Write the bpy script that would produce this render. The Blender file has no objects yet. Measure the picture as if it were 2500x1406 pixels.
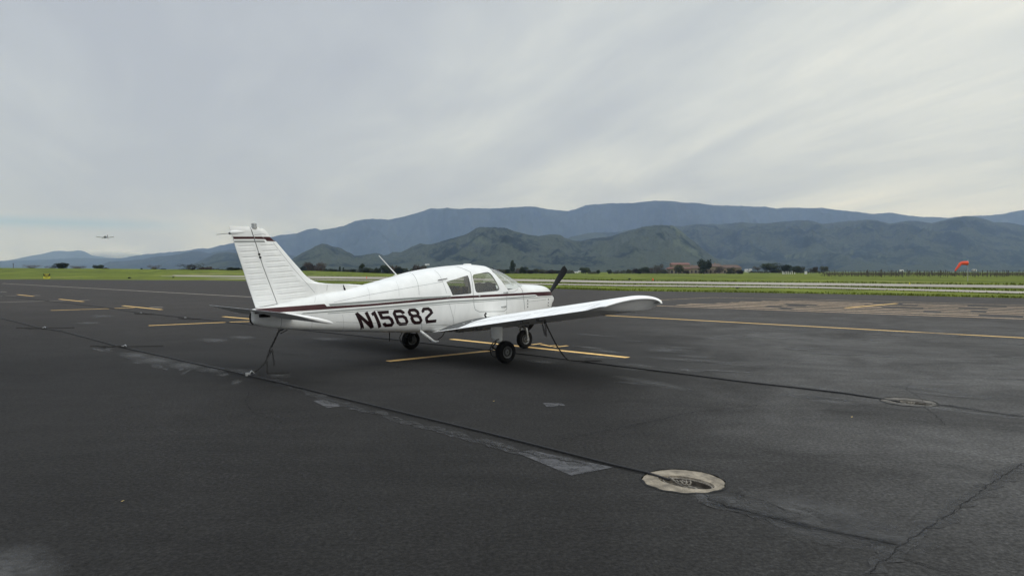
import bpy, bmesh, math, random
from mathutils import Vector, Matrix, noise
R = math.radians
SC = bpy.context.scene
# ------------------------------------------------------------------ camera
F_PX, CAM_H, HORIZON = 1700.0, 1.655, 663.0     # focal length and horizon row for a 2500 x 1406 frame
cam_d = bpy.data.cameras.new('camera'); cam = bpy.data.objects.new('camera', cam_d); SC.collection.objects.link(cam)
cam_d.sensor_width = 36; cam_d.lens = F_PX/2500*36; cam_d.clip_start = .1; cam_d.clip_end = 60000
cam.location = (0, 0, CAM_H); cam.rotation_euler = (R(90)-math.atan((703-HORIZON)/F_PX), 0, 0)
SC.camera = cam
# ------------------------------------------------------------------ world: overcast sky
SUN_EL, SUN_AZ = R(30), R(130)      # azimuth clockwise from the viewing direction
w = bpy.data.worlds.new('World'); SC.world = w; w.use_nodes = True
N, L = w.node_tree.nodes, w.node_tree.links
for n in list(N): N.remove(n)
def wn(t, **k):
    n = N.new(t)
    for a, b in k.items(): setattr(n, a, b)
    return n
def wmath(op, a, b=None, c=None, clamp=False):
    n = wn('ShaderNodeMath', operation=op, use_clamp=clamp)
    for i, v in enumerate((a, b, c)):
        if v is None: continue
        if isinstance(v, (int, float)): n.inputs[i].default_value = v
        else: L.new(v, n.inputs[i])
    return n.outputs[0]
tc = wn('ShaderNodeTexCoord'); sep = wn('ShaderNodeSeparateXYZ'); L.new(tc.outputs['Generated'], sep.inputs[0])
X_, Y_, Z_ = sep.outputs
den = wmath('ADD', wmath('MAXIMUM', Z_, 0.0), 0.10)
cmb = wn('ShaderNodeCombineXYZ'); L.new(wmath('DIVIDE', X_, den), cmb.inputs[0]); L.new(wmath('DIVIDE', Y_, den), cmb.inputs[1])
rot = wn('ShaderNodeVectorRotate', rotation_type='Z_AXIS'); rot.inputs['Angle'].default_value = R(-24); L.new(cmb.outputs[0], rot.inputs['Vector'])
mp = wn('ShaderNodeMapping'); mp.inputs['Location'].default_value = (1.3, .4, 0); mp.inputs['Scale'].default_value = (1.05, .30, 1); L.new(rot.outputs[0], mp.inputs[0])
n1 = wn('ShaderNodeTexNoise'); n1.inputs['Scale'].default_value = 1.0; n1.inputs['Detail'].default_value = 7; n1.inputs['Roughness'].default_value = .60; n1.inputs['Distortion'].default_value = .5; L.new(mp.outputs[0], n1.inputs['Vector'])
mp2 = wn('ShaderNodeMapping'); mp2.inputs['Location'].default_value = (3.1, 1.7, 0); mp2.inputs['Rotation'].default_value = (0, 0, R(20)); mp2.inputs['Scale'].default_value = (.30, .22, 1); L.new(cmb.outputs[0], mp2.inputs[0])
n2 = wn('ShaderNodeTexNoise'); n2.inputs['Scale'].default_value = 1.0; n2.inputs['Detail'].default_value = 4; n2.inputs['Roughness'].default_value = .5; L.new(mp2.outputs[0], n2.inputs['Vector'])
def ramp(src, stops):
    r = wn('ShaderNodeValToRGB'); e = r.color_ramp.elements
    while len(e) < len(stops): e.new(.5)
    for el, (p, c) in zip(e, stops): el.position = p; el.color = (*c, 1)
    L.new(src, r.inputs[0]); return r.outputs[0]
mixn = wmath('ADD', wmath('ADD', .49, wmath('MULTIPLY', wmath('SUBTRACT', n1.outputs[0], .5), .85)), wmath('MULTIPLY', wmath('SUBTRACT', n2.outputs[0], .5), 1.1))
# brighter towards the right hand side (where the sun stands behind the cloud) and low on the horizon
side = wmath('MULTIPLY', wmath('ADD', X_, 0.12), .19)
low = wmath('MULTIPLY', wmath('SUBTRACT', 1.0, wmath('MULTIPLY', Z_, 5.5, clamp=True)), .07)
fac = wmath('ADD', wmath('ADD', mixn, side), low)
cloud = ramp(fac, [(.30, (.415, .445, .495)), (.44, (.465, .497, .535)), (.56, (.54, .572, .587)), (.68, (.64, .665, .65)), (.80, (.76, .77, .72))])
# a thin strip of clearer blue low on the left
b1 = wmath('SUBTRACT', 1.0, wmath('ABSOLUTE', wmath('MULTIPLY', wmath('SUBTRACT', Z_, .0585), 105.0)), clamp=True)
b2 = wmath('MULTIPLY', wmath('SUBTRACT', -.40, X_), 9.0, clamp=True)
blue = wn('ShaderNodeMixRGB'); L.new(wmath('MULTIPLY', wmath('MULTIPLY', b1, b2), wmath('MULTIPLY', 1.0, .9, clamp=True)), blue.inputs[0]); L.new(cloud, blue.inputs[1]); blue.inputs[2].default_value = (.29, .42, .53, 1)
# overcast skies are brighter overhead
zen = wmath('ADD', 1.0, wmath('MULTIPLY', wmath('MULTIPLY', wmath('SUBTRACT', Z_, .52), 2.4, clamp=True), 2.1))
vm = wn('ShaderNodeVectorMath', operation='SCALE'); L.new(blue.outputs[0], vm.inputs[0]); L.new(zen, vm.inputs['Scale'])
sky = wn('ShaderNodeTexSky'); sky.sky_type = 'NISHITA'; sky.sun_disc = False; sky.sun_elevation = SUN_EL; sky.sun_rotation = SUN_AZ; sky.air_density = 1.5; sky.dust_density = 3
bg1 = wn('ShaderNodeBackground'); L.new(sky.outputs[0], bg1.inputs[0]); bg1.inputs[1].default_value = .05
bg2 = wn('ShaderNodeBackground'); L.new(vm.outputs[0], bg2.inputs[0]); bg2.inputs[1].default_value = 1.17
mx = wn('ShaderNodeMixShader'); mx.inputs[0].default_value = .92; L.new(bg1.outputs[0], mx.inputs[1]); L.new(bg2.outputs[0], mx.inputs[2])
wo = wn('ShaderNodeOutputWorld'); L.new(mx.outputs[0], wo.inputs[0])
# ------------------------------------------------------------------ sun behind the overcast
sd = bpy.data.lights.new('sun', 'SUN'); sd.energy = .50; sd.angle = R(35); sd.color = (1, .965, .91)
so = bpy.data.objects.new('sun', sd); SC.collection.objects.link(so)
sdir = Vector((math.sin(SUN_AZ)*math.cos(SUN_EL), math.cos(SUN_AZ)*math.cos(SUN_EL), math.sin(SUN_EL)))
so.rotation_euler = (-sdir).to_track_quat('-Z', 'Y').to_euler()
vs = SC.view_settings; vs.view_transform = 'Standard'; vs.look = 'None'; vs.exposure = 0; vs.gamma = 1; vs.use_curve_mapping = False
SC.cycles.volume_bounces = 1; SC.cycles.max_bounces = 10; SC.cycles.transparent_max_bounces = 16
T = {'red_top': [[-3.98, 1.062], [-2.894, 1.114], [-2.859, 1.072], [-2.131, 1.095], [-1.358, 1.14], [-0.504, 1.188], [0.278, 1.202], [1.046, 1.213], [1.676, 1.224], [2.159, 1.226]], 'red_bot': [[-3.996, 0.999], [-3.581, 1.0], [-2.878, 1.025], [-2.135, 1.056], [-1.361, 1.1], [-0.505, 1.146], [0.276, 1.158], [1.044, 1.168], [1.765, 1.175], [1.825, 1.139], [2.131, 1.14]], 'grey_up_top': [[-2.825, 1.112], [-2.122, 1.151], [-1.353, 1.188], [-0.502, 1.204]], 'grey_up_bot': [[-2.804, 1.078], [-2.13, 1.109], [-1.357, 1.151], [-0.486, 1.169]], 'grey_lo_top': [[-3.258, 0.976], [-2.136, 1.028], [-1.363, 1.064], [-0.506, 1.108], [0.276, 1.122], [1.042, 1.135], [1.76, 1.154]], 'grey_lo_bot': [[-3.292, 0.957], [-2.137, 1.003], [-1.363, 1.038], [-0.506, 1.081], [0.276, 1.095], [1.041, 1.11], [1.759, 1.137]], 'thin_lo': [[-2.852, 0.956], [-2.138, 0.978], [-1.363, 1.016], [-0.506, 1.058], [0.274, 1.075], [1.041, 1.098], [2.128, 1.114]], 'rear_win': [[-0.553, 1.464], [-0.016, 1.584], [-0.015, 1.232], [-0.456, 1.21]], 'door_win': [[0.106, 1.552], [0.161, 1.599], [0.262, 1.619], [0.517, 1.647], [0.583, 1.631], [0.605, 1.582], [0.666, 1.436], [0.712, 1.354], [0.706, 1.314], [0.669, 1.282], [0.493, 1.265], [0.179, 1.251], [0.11, 1.276], [0.084, 1.324]], 'wind_side': [[0.671, 1.639], [0.931, 1.302], [1.024, 1.3]], 'door': [[0.13, 1.743], [0.083, 1.647], [0.04, 1.482], [0.027, 1.247], [0.04, 1.011], [0.071, 0.923], [0.173, 0.88], [0.814, 0.863], [0.893, 0.901], [0.892, 1.065], [0.901, 1.253]], 'cowl_seam': [[1.264, 1.383], [1.332, 1.336], [1.365, 1.268], [1.376, 1.134], [1.399, 0.965], [1.413, 0.872]], 'seam_mid': [[-1.098, 1.632], [-1.12, 1.565], [-1.136, 1.453], [-1.162, 1.232]], 'seam_fwd': [[-0.65, 1.702], [-0.634, 1.617], [-0.632, 1.487], [-0.588, 1.251]], 'seam_low': [[-0.534, 1.052], [-0.402, 0.652]], 'seam_belly': [[-1.136, 0.771], [-1.055, 0.565]], 'long1': [[-2.731, 1.137], [-2.097, 1.249], [-1.314, 1.367], [-0.632, 1.464]], 'long2': [[-2.709, 0.805], [-1.828, 0.748], [-0.475, 0.648]], 'seam_tail': [[-3.601, 0.967], [-3.596, 0.745]], 'N': {}, 'G': {'cabA': [[-18.152, 24.655], [-13.539, 20.069], [-12.473, 19.242], [-8.455, 15.096], [-4.187, 11.001], [-1.772, 8.57], [-0.207, 7.016], [0.869, 5.875], [1.104, 5.648], [1.268, 5.492]], 'cabB': [[-35.073, 47.674], [-18.322, 31.591], [-15.23, 28.112], [-11.472, 24.655], [-7.838, 21.287], [-5.257, 18.982], [-2.992, 16.919], [-0.125, 14.179], [1.373, 12.585], [3.385, 10.426], [4.485, 9.376], [4.93, 8.786]], 'edge': [[-197.735, 156.353], [-108.912, 148.122], [-59.124, 134.011], [-45.345, 122.355], [-26.487, 93.796], [-11.825, 80.391], [3.79, 67.794], [8.9, 60.5], [22.992, 52.092], [31.836, 43.27], [37.142, 36.052], [41.386, 29.908]], 's1far': [[-142.685, 268.062], [-94.813, 255.875], [-69.097, 244.749], [-29.562, 201.037], [8.065, 144.323], [17.994, 122.355], [44.343, 100.499], [60.862, 82.757], [70.66, 68.621]], 's1near': [[-138.721, 260.615], [-74.496, 201.037], [-46.742, 165.553], [-21.224, 144.323], [6.291, 112.563], [14.781, 100.499], [36.517, 82.757], [51.094, 69.469], [60.355, 58.608]], 's2far': [[-76.642, 173.73], [-61.349, 165.553], [-41.822, 148.122], [-17.994, 122.355], [5.331, 95.387], [12.933, 87.932], [33.557, 76.044], [42.231, 57.411], [47.493, 46.11]], 's2near': [[-76.171, 172.664], [-53.484, 144.323], [-37.839, 134.011], [-16.23, 110.355], [4.839, 86.578], [11.658, 79.258], [30.283, 68.621], [38.321, 52.092], [43.24, 41.977]], 'longline': [[-71.071, 97.032], [-22.171, 50.23], [-16.687, 45.002], [-7.243, 35.149]], 'rightline': [[2.996, 26.771], [12.774, 17.338], [14.926, 15.344]], 'htop': [[12.847, 44.363], [17.994, 40.759], [25.052, 34.042], [29.059, 29.908]], 'hleft': [[6.761, 33.877], [8.683, 40.524], [12.847, 44.363]], 'hbot': [[6.761, 33.877], [12.669, 28.686], [17.839, 24.229], [21.012, 21.615]], 'hdiag': [[15.16, 31.591], [19.95, 36.052]], 'patch1': [[0.03, 6.344], [0.189, 6.403], [0.541, 6.094], [0.859, 5.85], [0.482, 5.614]], 'patch2': [[-2.541, 8.869], [-2.433, 8.955], [-2.079, 8.544], [-2.237, 8.415]], 'patch3': [[0.387, 8.731], [0.619, 8.731], [0.658, 8.57], [0.426, 8.492]], 'crack1': [[1.432, 5.164], [1.439, 5.006], [1.484, 4.908], [1.504, 4.831], [1.57, 4.815], [1.669, 4.692], [1.773, 4.599], [1.872, 4.509], [1.971, 4.429], [2.165, 4.292], [2.319, 4.156]], 'crack2': [[1.566, 5.233], [1.677, 5.145], [1.786, 5.024], [1.833, 4.908], [1.904, 4.757]], 'crack3': [[-3.884, 10.788], [-2.921, 9.702], [-2.365, 8.898], [-1.818, 8.314], [-1.345, 7.846], [-0.867, 7.33], [-0.405, 6.844], [0.0, 6.403], [0.293, 6.189], [0.534, 6.015], [0.659, 5.863]], 'crack4': [[0.421, 6.777], [0.979, 7.198], [1.819, 7.891], [2.172, 8.168], [3.107, 8.623]], 'crack5': [[4.431, 5.989], [3.746, 5.406], [3.046, 4.757], [2.667, 4.451], [2.34, 4.15], [2.093, 3.915], [1.941, 3.755]], 'crack6': [[2.203, 3.988], [2.288, 3.932], [2.345, 3.833], [2.461, 3.765], [2.581, 3.68]], 'crack7': [[5.308, 8.623], [5.452, 8.466], [5.583, 8.216], [5.829, 7.891]], 'crack8': [[-6.923, 17.022], [-5.73, 15.428], [-4.742, 14.107], [-3.497, 13.177], [-2.159, 12.2], [-0.985, 11.132]]}, 'marks': {'y': [[[-2.29, 12.815], [-0.088, 14.856]], [[-1.485, 17.022], [2.231, 13.366]], [[-35.428, 49.873], [-32.013, 46.568]], [[-27.141, 41.727], [-23.591, 38.313]], [[-19.622, 29.593], [-17.98, 31.032]], [[-17.876, 31.17], [-17.345, 31.95]], [[-18.857, 33.715], [-15.22, 30.23]], [[-11.124, 21.287], [-9.249, 22.755]], [[-9.249, 22.755], [-8.455, 23.226]], [[-10.61, 25.552], [-8.347, 23.617]]], 'w': [[[-28.348, 36.759], [-26.211, 39.059]], [[-26.238, 39.168], [-25.415, 39.61]], [[-33.223, 48.33], [-32.6, 48.082]], [[-24.974, 40.176], [-24.406, 40.176]], [[-16.821, 32.318], [-16.101, 32.096]], [[-41.804, 56.831], [-40.857, 56.262]], [[-34.604, 47.036], [-33.951, 47.674]]]}, 'letters': [[[0.445, 15.732], [0.679, 16.001]], [[0.67, 15.776], [0.887, 15.344]], [[0.823, 15.514], [1.027, 15.557]], [[0.915, 15.219], [1.244, 15.514]]], 'stains': [[-3.715004326042729, 11.043962945808246, 0.3, 0.14], [0.5393347552168725, 12.6988762310354, 0.36, 0.12], [-4.459601326300057, 11.451090036014406, 0.5, 0.16], [-6.637089950431903, 12.933674708593115, 0.7, 0.25], [-5.75811501946516, 12.200439897698212, 0.6, 0.22], [-7.429372793407487, 13.693047345767578, 0.6, 0.2], [-5.035351623792709, 11.690465686274509, 0.5, 0.15], [3.3023386332489637, 14.546849740932645, 0.5, 0.3], [3.4637276501705805, 14.397251885369533, 0.2, 0.1], [1.9356125103894422, 14.397251885369533, 0.5, 0.15], [1.691059316872497, 15.095777356103737, 0.5, 0.12], [-4.891126110284326, 21.28725311942959, 0.5, 0.2], [-4.514885640262455, 17.022014260249556, 0.6, 0.25], [-7.173651628417012, 16.717354341736698, 0.5, 0.2], [-6.765785147871562, 17.445888929484834, 0.5, 0.2], [-13.585267003265919, 22.302786181139126, 0.6, 0.25], [-15.263627141621235, 25.787275769023207, 0.8, 0.3], [5.036605758692783, 17.022014260249556, 0.45, 0.18], [5.693932208738638, 17.891362307980522, 0.45, 0.18], [6.610721815552074, 18.854063166206082, 0.45, 0.18], [7.869254901161674, 19.785408450704228, 0.5, 0.2], [10.38321318901175, 19.111110844337738, 0.6, 0.2], [11.682504721058862, 17.777879374534624, 0.5, 0.2], [2.045140184292509, 4.660654227634293, 0.5, 0.3], [2.217838560128926, 4.450783938455766, 0.35, 0.2], [1.6927560834952822, 4.839841574064635, 0.3, 0.12], [-2.8302268192690017, 3.780675712347354, 0.35, 0.25], [-62.76945174864885, 117.2551274509804, 2, 0.8], [-67.19212158743537, 165.5526851211073, 2, 0.8]]}
# ---------- fuselage sections: x, top, bottom, widest height, half width, exponent above, exponent below
STN = [(-4.03,1.055,.84,.95,.045,2,2.2),(-3.96,1.07,.81,.94,.075,2,2.2),(-3.76,1.105,.754,.93,.11,2.1,2.4),(-3.5,1.155,.714,.93,.16,2.2,2.6),
(-2.9,1.275,.655,.95,.255,2.2,3),(-2.4,1.345,.615,.96,.33,2.2,3.2),(-1.88,1.45,.575,.98,.41,2.2,3.4),(-1.4,1.562,.54,1.0,.47,2.3,3.6),
(-1.05,1.645,.52,1.02,.51,2.4,3.8),(-.58,1.718,.507,1.04,.55,2.5,4),(-.09,1.768,.50,1.05,.57,2.6,4),(.32,1.792,.50,1.05,.57,2.6,4),
(.64,1.775,.50,1.05,.565,2.6,4),(.97,1.70,.505,1.05,.555,2.6,4),(1.19,1.605,.515,1.05,.545,2.6,4),(1.42,1.475,.53,1.06,.53,2.7,4),
(1.58,1.394,.55,1.06,.515,2.9,4),(1.8,1.383,.58,1.07,.495,3,3.6),(2.1,1.37,.63,1.07,.46,3,3.2),(2.3,1.345,.69,1.07,.40,2.8,3),(2.42,1.29,.76,1.07,.33,2.6,2.6),(2.48,1.21,.84,1.06,.25,2.3,2.3)]
def _pchip(xs, ys):
    n=len(xs); h=[xs[i+1]-xs[i] for i in range(n-1)]; d=[(ys[i+1]-ys[i])/h[i] for i in range(n-1)]
    m=[0]*n; m[0]=d[0]; m[-1]=d[-1]
    for i in range(1,n-1):
        if d[i-1]*d[i]<=0: m[i]=0
        else:
            w1=2*h[i]+h[i-1]; w2=h[i]+2*h[i-1]; m[i]=(w1+w2)/(w1/d[i-1]+w2/d[i])
    def f(x):
        if x<=xs[0]: return ys[0]
        if x>=xs[-1]: return ys[-1]
        i=0
        while xs[i+1]<x: i+=1
        t=(x-xs[i])/h[i]
        return ((2*t**3-3*t**2+1)*ys[i]+(t**3-2*t*t+t)*h[i]*m[i]+(-2*t**3+3*t*t)*ys[i+1]+(t**3-t*t)*h[i]*m[i+1])
    return f
_F=[_pchip([s[0] for s in STN],[s[k] for s in STN]) for k in range(1,7)]
def sec(x): return [f(x) for f in _F]
def fus_y(x,z):
    """half width of the fuselage skin at height z"""
    zt,zb,zc,w,nt,nb=sec(x)
    if z>=zc: q=(z-zc)/(zt-zc); n=nt
    else: q=(zc-z)/(zc-zb); n=nb
    if q>=1: return 0.0
    return w*(1-q**n)**(1/n)
# ------------------------------------------------------------------ helpers
class MB:
    """collects polygons, builds ONE mesh object"""
    def __init__(s): s.v = []; s.f = []; s.sm = []
    def add(s, vs, fs, smooth=False):
        o = len(s.v); s.v += [tuple(v) for v in vs]
        for f in fs: s.f.append([i+o for i in f]); s.sm.append(smooth)
        return s
    def grid(s, rows, smooth=True, closed=False, flip=False):
        n = len(rows[0]); vs = [p for r in rows for p in r]; fs = []
        for i in range(len(rows)-1):
            for j in range(n if closed else n-1):
                k = (j+1) % n; q = [i*n+j, i*n+k, (i+1)*n+k, (i+1)*n+j]
                fs.append(q[::-1] if flip else q)
        return s.add(vs, fs, smooth)
    def box(s, c, d, rz=0, M=None):
        hx, hy, hz = d[0]/2, d[1]/2, d[2]/2; cs, sn = math.cos(rz), math.sin(rz); vs = []
        for x, y, z in ((-1,-1,-1),(1,-1,-1),(1,1,-1),(-1,1,-1),(-1,-1,1),(1,-1,1),(1,1,1),(-1,1,1)):
            a, b = x*hx, y*hy; p = Vector((c[0]+a*cs-b*sn, c[1]+a*sn+b*cs, c[2]+z*hz)); vs.append(M @ p if M else p)
        return s.add(vs, [(3,2,1,0),(4,5,6,7),(0,1,5,4),(1,2,6,5),(2,3,7,6),(3,0,4,7)])
    def tube(s, pts, r, n=8, caps=True):
        pts = [Vector(p) for p in pts]; rr = r if isinstance(r, (list, tuple)) else [r]*len(pts); rows = []
        up = Vector((0,0,1)); t0 = (pts[1]-pts[0]).normalized()
        if abs(t0.dot(up)) > .9: up = Vector((1,0,0))
        u = t0.cross(up).normalized()
        for i, p in enumerate(pts):
            t = (pts[min(i+1,len(pts)-1)]-pts[max(i-1,0)]).normalized()
            u = (u-t*u.dot(t)).normalized(); v = t.cross(u)
            rows.append([p+(u*math.cos(a)+v*math.sin(a))*rr[i] for a in [2*math.pi*k/n for k in range(n)]])
        s.grid(rows, True, True)
        if caps: s.add(rows[0], [list(range(n))[::-1]]); s.add(rows[-1], [list(range(n))])
        return s
    def lathe(s, c, axis, prof, n=28, smooth=True):
        """prof: (distance along axis, radius)"""
        c = Vector(c); a = Vector(axis).normalized(); u = a.orthogonal().normalized(); v = a.cross(u)
        rows = [[c+a*h+(u*math.cos(t)+v*math.sin(t))*max(r,1e-4) for t in [2*math.pi*k/n for k in range(n)]] for h, r in prof]
        return s.grid(rows, smooth, True)
    def build(s, name, mat, parent=None, sharp=35):
        me = bpy.data.meshes.new(name); me.from_pydata(s.v, [], s.f); me.update()
        for p, q in zip(me.polygons, s.sm): p.use_smooth = q
        bm = bmesh.new(); bm.from_mesh(me); bmesh.ops.remove_doubles(bm, verts=bm.verts, dist=1e-5); bmesh.ops.recalc_face_normals(bm, faces=bm.faces); bm.to_mesh(me); bm.free()
        if any(s.sm) and sharp: me.set_sharp_from_angle(angle=R(sharp))
        me.materials.append(mat); o = bpy.data.objects.new(name, me); SC.collection.objects.link(o)
        if parent: o.parent = parent
        return o
def tag(o, label=None, cat=None, group=None, kind=None):
    if label: o['label'] = label
    if cat: o['category'] = cat
    if group: o['group'] = group
    if kind: o['kind'] = kind
    return o
def thing(name, label, cat, loc=(0,0,0), rz=0, group=None):
    o = bpy.data.objects.new(name, None); SC.collection.objects.link(o); o.location = loc; o.rotation_euler = (0,0,rz); o.empty_display_size = .2
    return tag(o, label, cat, group)
def copy_tree(o, parent=None):
    c = o.copy(); SC.collection.objects.link(c); c.parent = parent
    for ch in [x for x in bpy.data.objects if x.parent == o]: copy_tree(ch, c)
    return c
# ------------------------------------------------------------------ materials
def mat(name, col, rough=.6, metal=0, spec=.5, var=.0, vscale=5, detail=4, bump=0, bscale=40, coat=0, col2=None, stretch=None):
    m = bpy.data.materials.new(name); m.use_nodes = True; nt = m.node_tree; b = nt.nodes['Principled BSDF']
    b.inputs['Base Color'].default_value = (*col, 1); b.inputs['Roughness'].default_value = rough; b.inputs['Metallic'].default_value = metal
    b.inputs['Specular IOR Level'].default_value = spec; b.inputs['Coat Weight'].default_value = coat; b.inputs['Coat Roughness'].default_value = .12
    t = nt.nodes.new('ShaderNodeTexCoord'); src = t.outputs['Object']
    if stretch:
        mpn = nt.nodes.new('ShaderNodeMapping'); mpn.inputs['Scale'].default_value = stretch; nt.links.new(src, mpn.inputs[0]); src = mpn.outputs[0]
    if var or col2:
        n = nt.nodes.new('ShaderNodeTexNoise'); n.inputs['Scale'].default_value = vscale; n.inputs['Detail'].default_value = detail; n.inputs['Roughness'].default_value = .6
        nt.links.new(src, n.inputs['Vector'])
        r = nt.nodes.new('ShaderNodeValToRGB'); r.color_ramp.elements[0].position = .36; r.color_ramp.elements[1].position = .64
        a = tuple(c*(1-var) for c in col); c2 = col2 or tuple(min(1, c*(1+var)) for c in col)
        r.color_ramp.elements[0].color = (*a, 1); r.color_ramp.elements[1].color = (*c2, 1)
        nt.links.new(n.outputs[0], r.inputs[0]); nt.links.new(r.outputs[0], b.inputs['Base Color'])
    if bump:
        n = nt.nodes.new('ShaderNodeTexNoise'); n.inputs['Scale'].default_value = bscale; n.inputs['Detail'].default_value = 5; nt.links.new(src, n.inputs['Vector'])
        bp = nt.nodes.new('ShaderNodeBump'); bp.inputs['Strength'].default_value = bump; bp.inputs['Distance'].default_value = .02; nt.links.new(n.outputs[0], bp.inputs['Height']); nt.links.new(bp.outputs[0], b.inputs['Normal'])
    return m
M_white = mat('white_paint', (.80,.81,.80), .40, spec=.35, var=.035, vscale=4, detail=7, coat=.08, stretch=(1.6,1.6,.7), bump=.06, bscale=2.2)
M_wing = mat('weathered_white_paint', (.88,.885,.88), .65, spec=.08, var=.07, vscale=4, detail=7, stretch=(.6,2.5,1), bump=.05, bscale=3)
M_maroon = mat('maroon_paint', (.042,.007,.010), .45, spec=.25, var=.2, vscale=8)
M_letter = mat('dark_maroon_vinyl', (.016,.004,.006), .5, spec=.25, var=.2, vscale=20)
M_grey = mat('grey_stripe_paint', (.28,.30,.29), .55, spec=.2, var=.05)
M_seam = mat('panel_gap', (.30,.31,.31), .8, var=.1)
M_riv = mat('rivet_row', (.50,.51,.50), .6)
M_black = mat('black_paint', (.006,.006,.007), .55, spec=.2, var=.2)
M_rim = mat('wheel_metal', (.16,.165,.165), .5, .6, var=.25, vscale=15)
M_hinge = mat('hinge_metal', (.10,.10,.10), .6, .4, var=.2)
M_rubber = mat('tyre_rubber', (.009,.009,.0095), .85, spec=.2, var=.35, vscale=12, bump=.2)
M_alu = mat('grey_metal', (.42,.43,.43), .42, .7, var=.15, vscale=15)
M_dkmetal = mat('dark_metal', (.05,.05,.05), .5, .6, var=.3, vscale=20)
M_walk = mat('anti_slip_coating', (.10,.105,.105), .85, var=.18, vscale=30, bump=.3, bscale=200)
M_seat = mat('seat_fabric', (.022,.023,.026), .9, var=.25, vscale=20)
M_trim = mat('cabin_trim', (.36,.34,.31), .85, var=.15, vscale=6)
M_shade = mat('sun_screen_fabric', (.03,.031,.033), .7, var=.2, vscale=9)
M_chain = mat('chain_steel', (.030,.028,.026), .6, .3, var=.4, vscale=40)
M_cable = mat('black_cable', (.010,.010,.011), .55, .2, var=.3, vscale=30)
def glass(name, tint, gloss=.0):
    m = bpy.data.materials.new(name); m.use_nodes = True; nt = m.node_tree
    for n in list(nt.nodes): nt.nodes.remove(n)
    o = nt.nodes.new('ShaderNodeOutputMaterial'); t = nt.nodes.new('ShaderNodeBsdfTransparent'); g = nt.nodes.new('ShaderNodeBsdfGlossy'); mxs = nt.nodes.new('ShaderNodeMixShader'); lw = nt.nodes.new('ShaderNodeLayerWeight'); lw.inputs[0].default_value = .5; pw = nt.nodes.new('ShaderNodeMath'); pw.operation = 'POWER'; pw.inputs[1].default_value = 3.2; nt.links.new(lw.outputs['Facing'], pw.inputs[0]); fr = nt.nodes.new('ShaderNodeMath'); fr.operation = 'MULTIPLY_ADD'; fr.inputs[1].default_value = .80; nt.links.new(pw.outputs[0], fr.inputs[0]); ns = nt.nodes.new('ShaderNodeTexNoise')
    ns.inputs['Scale'].default_value = 6; rr = nt.nodes.new('ShaderNodeMapRange'); rr.inputs['To Min'].default_value = .03; rr.inputs['To Max'].default_value = .09
    nt.links.new(ns.outputs[0], rr.inputs[0]); nt.links.new(rr.outputs[0], g.inputs['Roughness'])
    t.inputs[0].default_value = (*tint, 1); fr.inputs[2].default_value = .04 + gloss*.2; g.inputs[0].default_value = (.9,.9,.9,1)
    nt.links.new(fr.outputs[0], mxs.inputs[0]); nt.links.new(t.outputs[0], mxs.inputs[1]); nt.links.new(g.outputs[0], mxs.inputs[2]); nt.links.new(mxs.outputs[0], o.inputs[0])
    return m
M_glass = glass('window_glass', (.78,.80,.76), .22); M_wind = glass('windshield_glass', (.90,.91,.88), .30)
# ================================================================== THE AIRCRAFT
AX, AY, TH = -1.142, 13.746, .734
plane = thing('light_aircraft', 'white low wing propeller plane with maroon stripes, chained down on the ramp', 'airplane', (AX,AY,0), TH)
P = lambda x, y, z: (x, -y, z)        # x forward, y towards the viewer's side (right wing), z up
def fus_ring(x, n=72, k=1.0, dz=0):
    zt, zb, zc, w, nt, nb = sec(x); out = []
    for i in range(n):
        a = 2*math.pi*i/n; c, s_ = math.cos(a), math.sin(a); e = nt if s_ >= 0 else nb
        hh = (zt-zc) if s_ >= 0 else (zc-zb)
        y = w*math.copysign(abs(c)**(2/e), c); z = zc+hh*math.copysign(abs(s_)**(2/e), s_)
        out.append(P(x, y*k, zc+(z-zc)*k+dz))
    return out
def closed_loft(mb, rings):
    n = len(rings[0]); mb.grid(rings, True, True)
    for r in (rings[0], rings[-1]):
        c = [sum(p[i] for p in r)/n for i in range(3)]; mb.add(list(r)+[c], [(i, (i+1) % n, n) for i in range(n)], True)
xs = []; x = -4.03
while x < 2.40: xs.append(x); x += .045
xs += [2.40,2.42,2.44,2.46,2.48]
mb = MB(); rings = [fus_ring(-4.045, k=.55)]+[fus_ring(x) for x in xs]+[fus_ring(2.48, k=.9), fus_ring(2.48, k=.6)]
rings[-2] = [(p[0]+.018,p[1],p[2]) for p in rings[-2]]; rings[-1] = [(p[0]+.03,p[1],p[2]) for p in rings[-1]]
closed_loft(mb, rings); fus = mb.build('fuselage', M_white, plane)
# cabin cavity and window openings
cav = MB(); cx = [-.98+i*.09 for i in range(25)]; closed_loft(cav, [fus_ring(x, 48, .955) for x in cx if x < 1.13]+[fus_ring(1.17, 48, .9)])
cavo = cav.build('cavity_tool', M_trim, plane)
def prism(poly, y0=-1, y1=1):
    m = MB(); n = len(poly); a = [P(x, y0, z) for x, z in poly]; b = [P(x, y1, z) for x, z in poly]
    m.add(a+b, [list(range(n)), list(range(n, 2*n))[::-1]]+[(i, (i+1) % n, n+(i+1) % n, n+i) for i in range(n)]); return m
def rounded(poly, r=.05, k=5):
    out = []; n = len(poly)
    for i in range(n):
        p, a, b = Vector(poly[i]), Vector(poly[i-1]), Vector(poly[(i+1) % n])
        u, v = (a-p), (b-p); r_ = min(r, u.length*.45, v.length*.45); s0, s1 = p+u.normalized()*r_, p+v.normalized()*r_
        for j in range(k+1):
            t = j/k; out.append(tuple(s0*(1-t)**2+p*2*t*(1-t)+s1*t*t))
    return out
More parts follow.
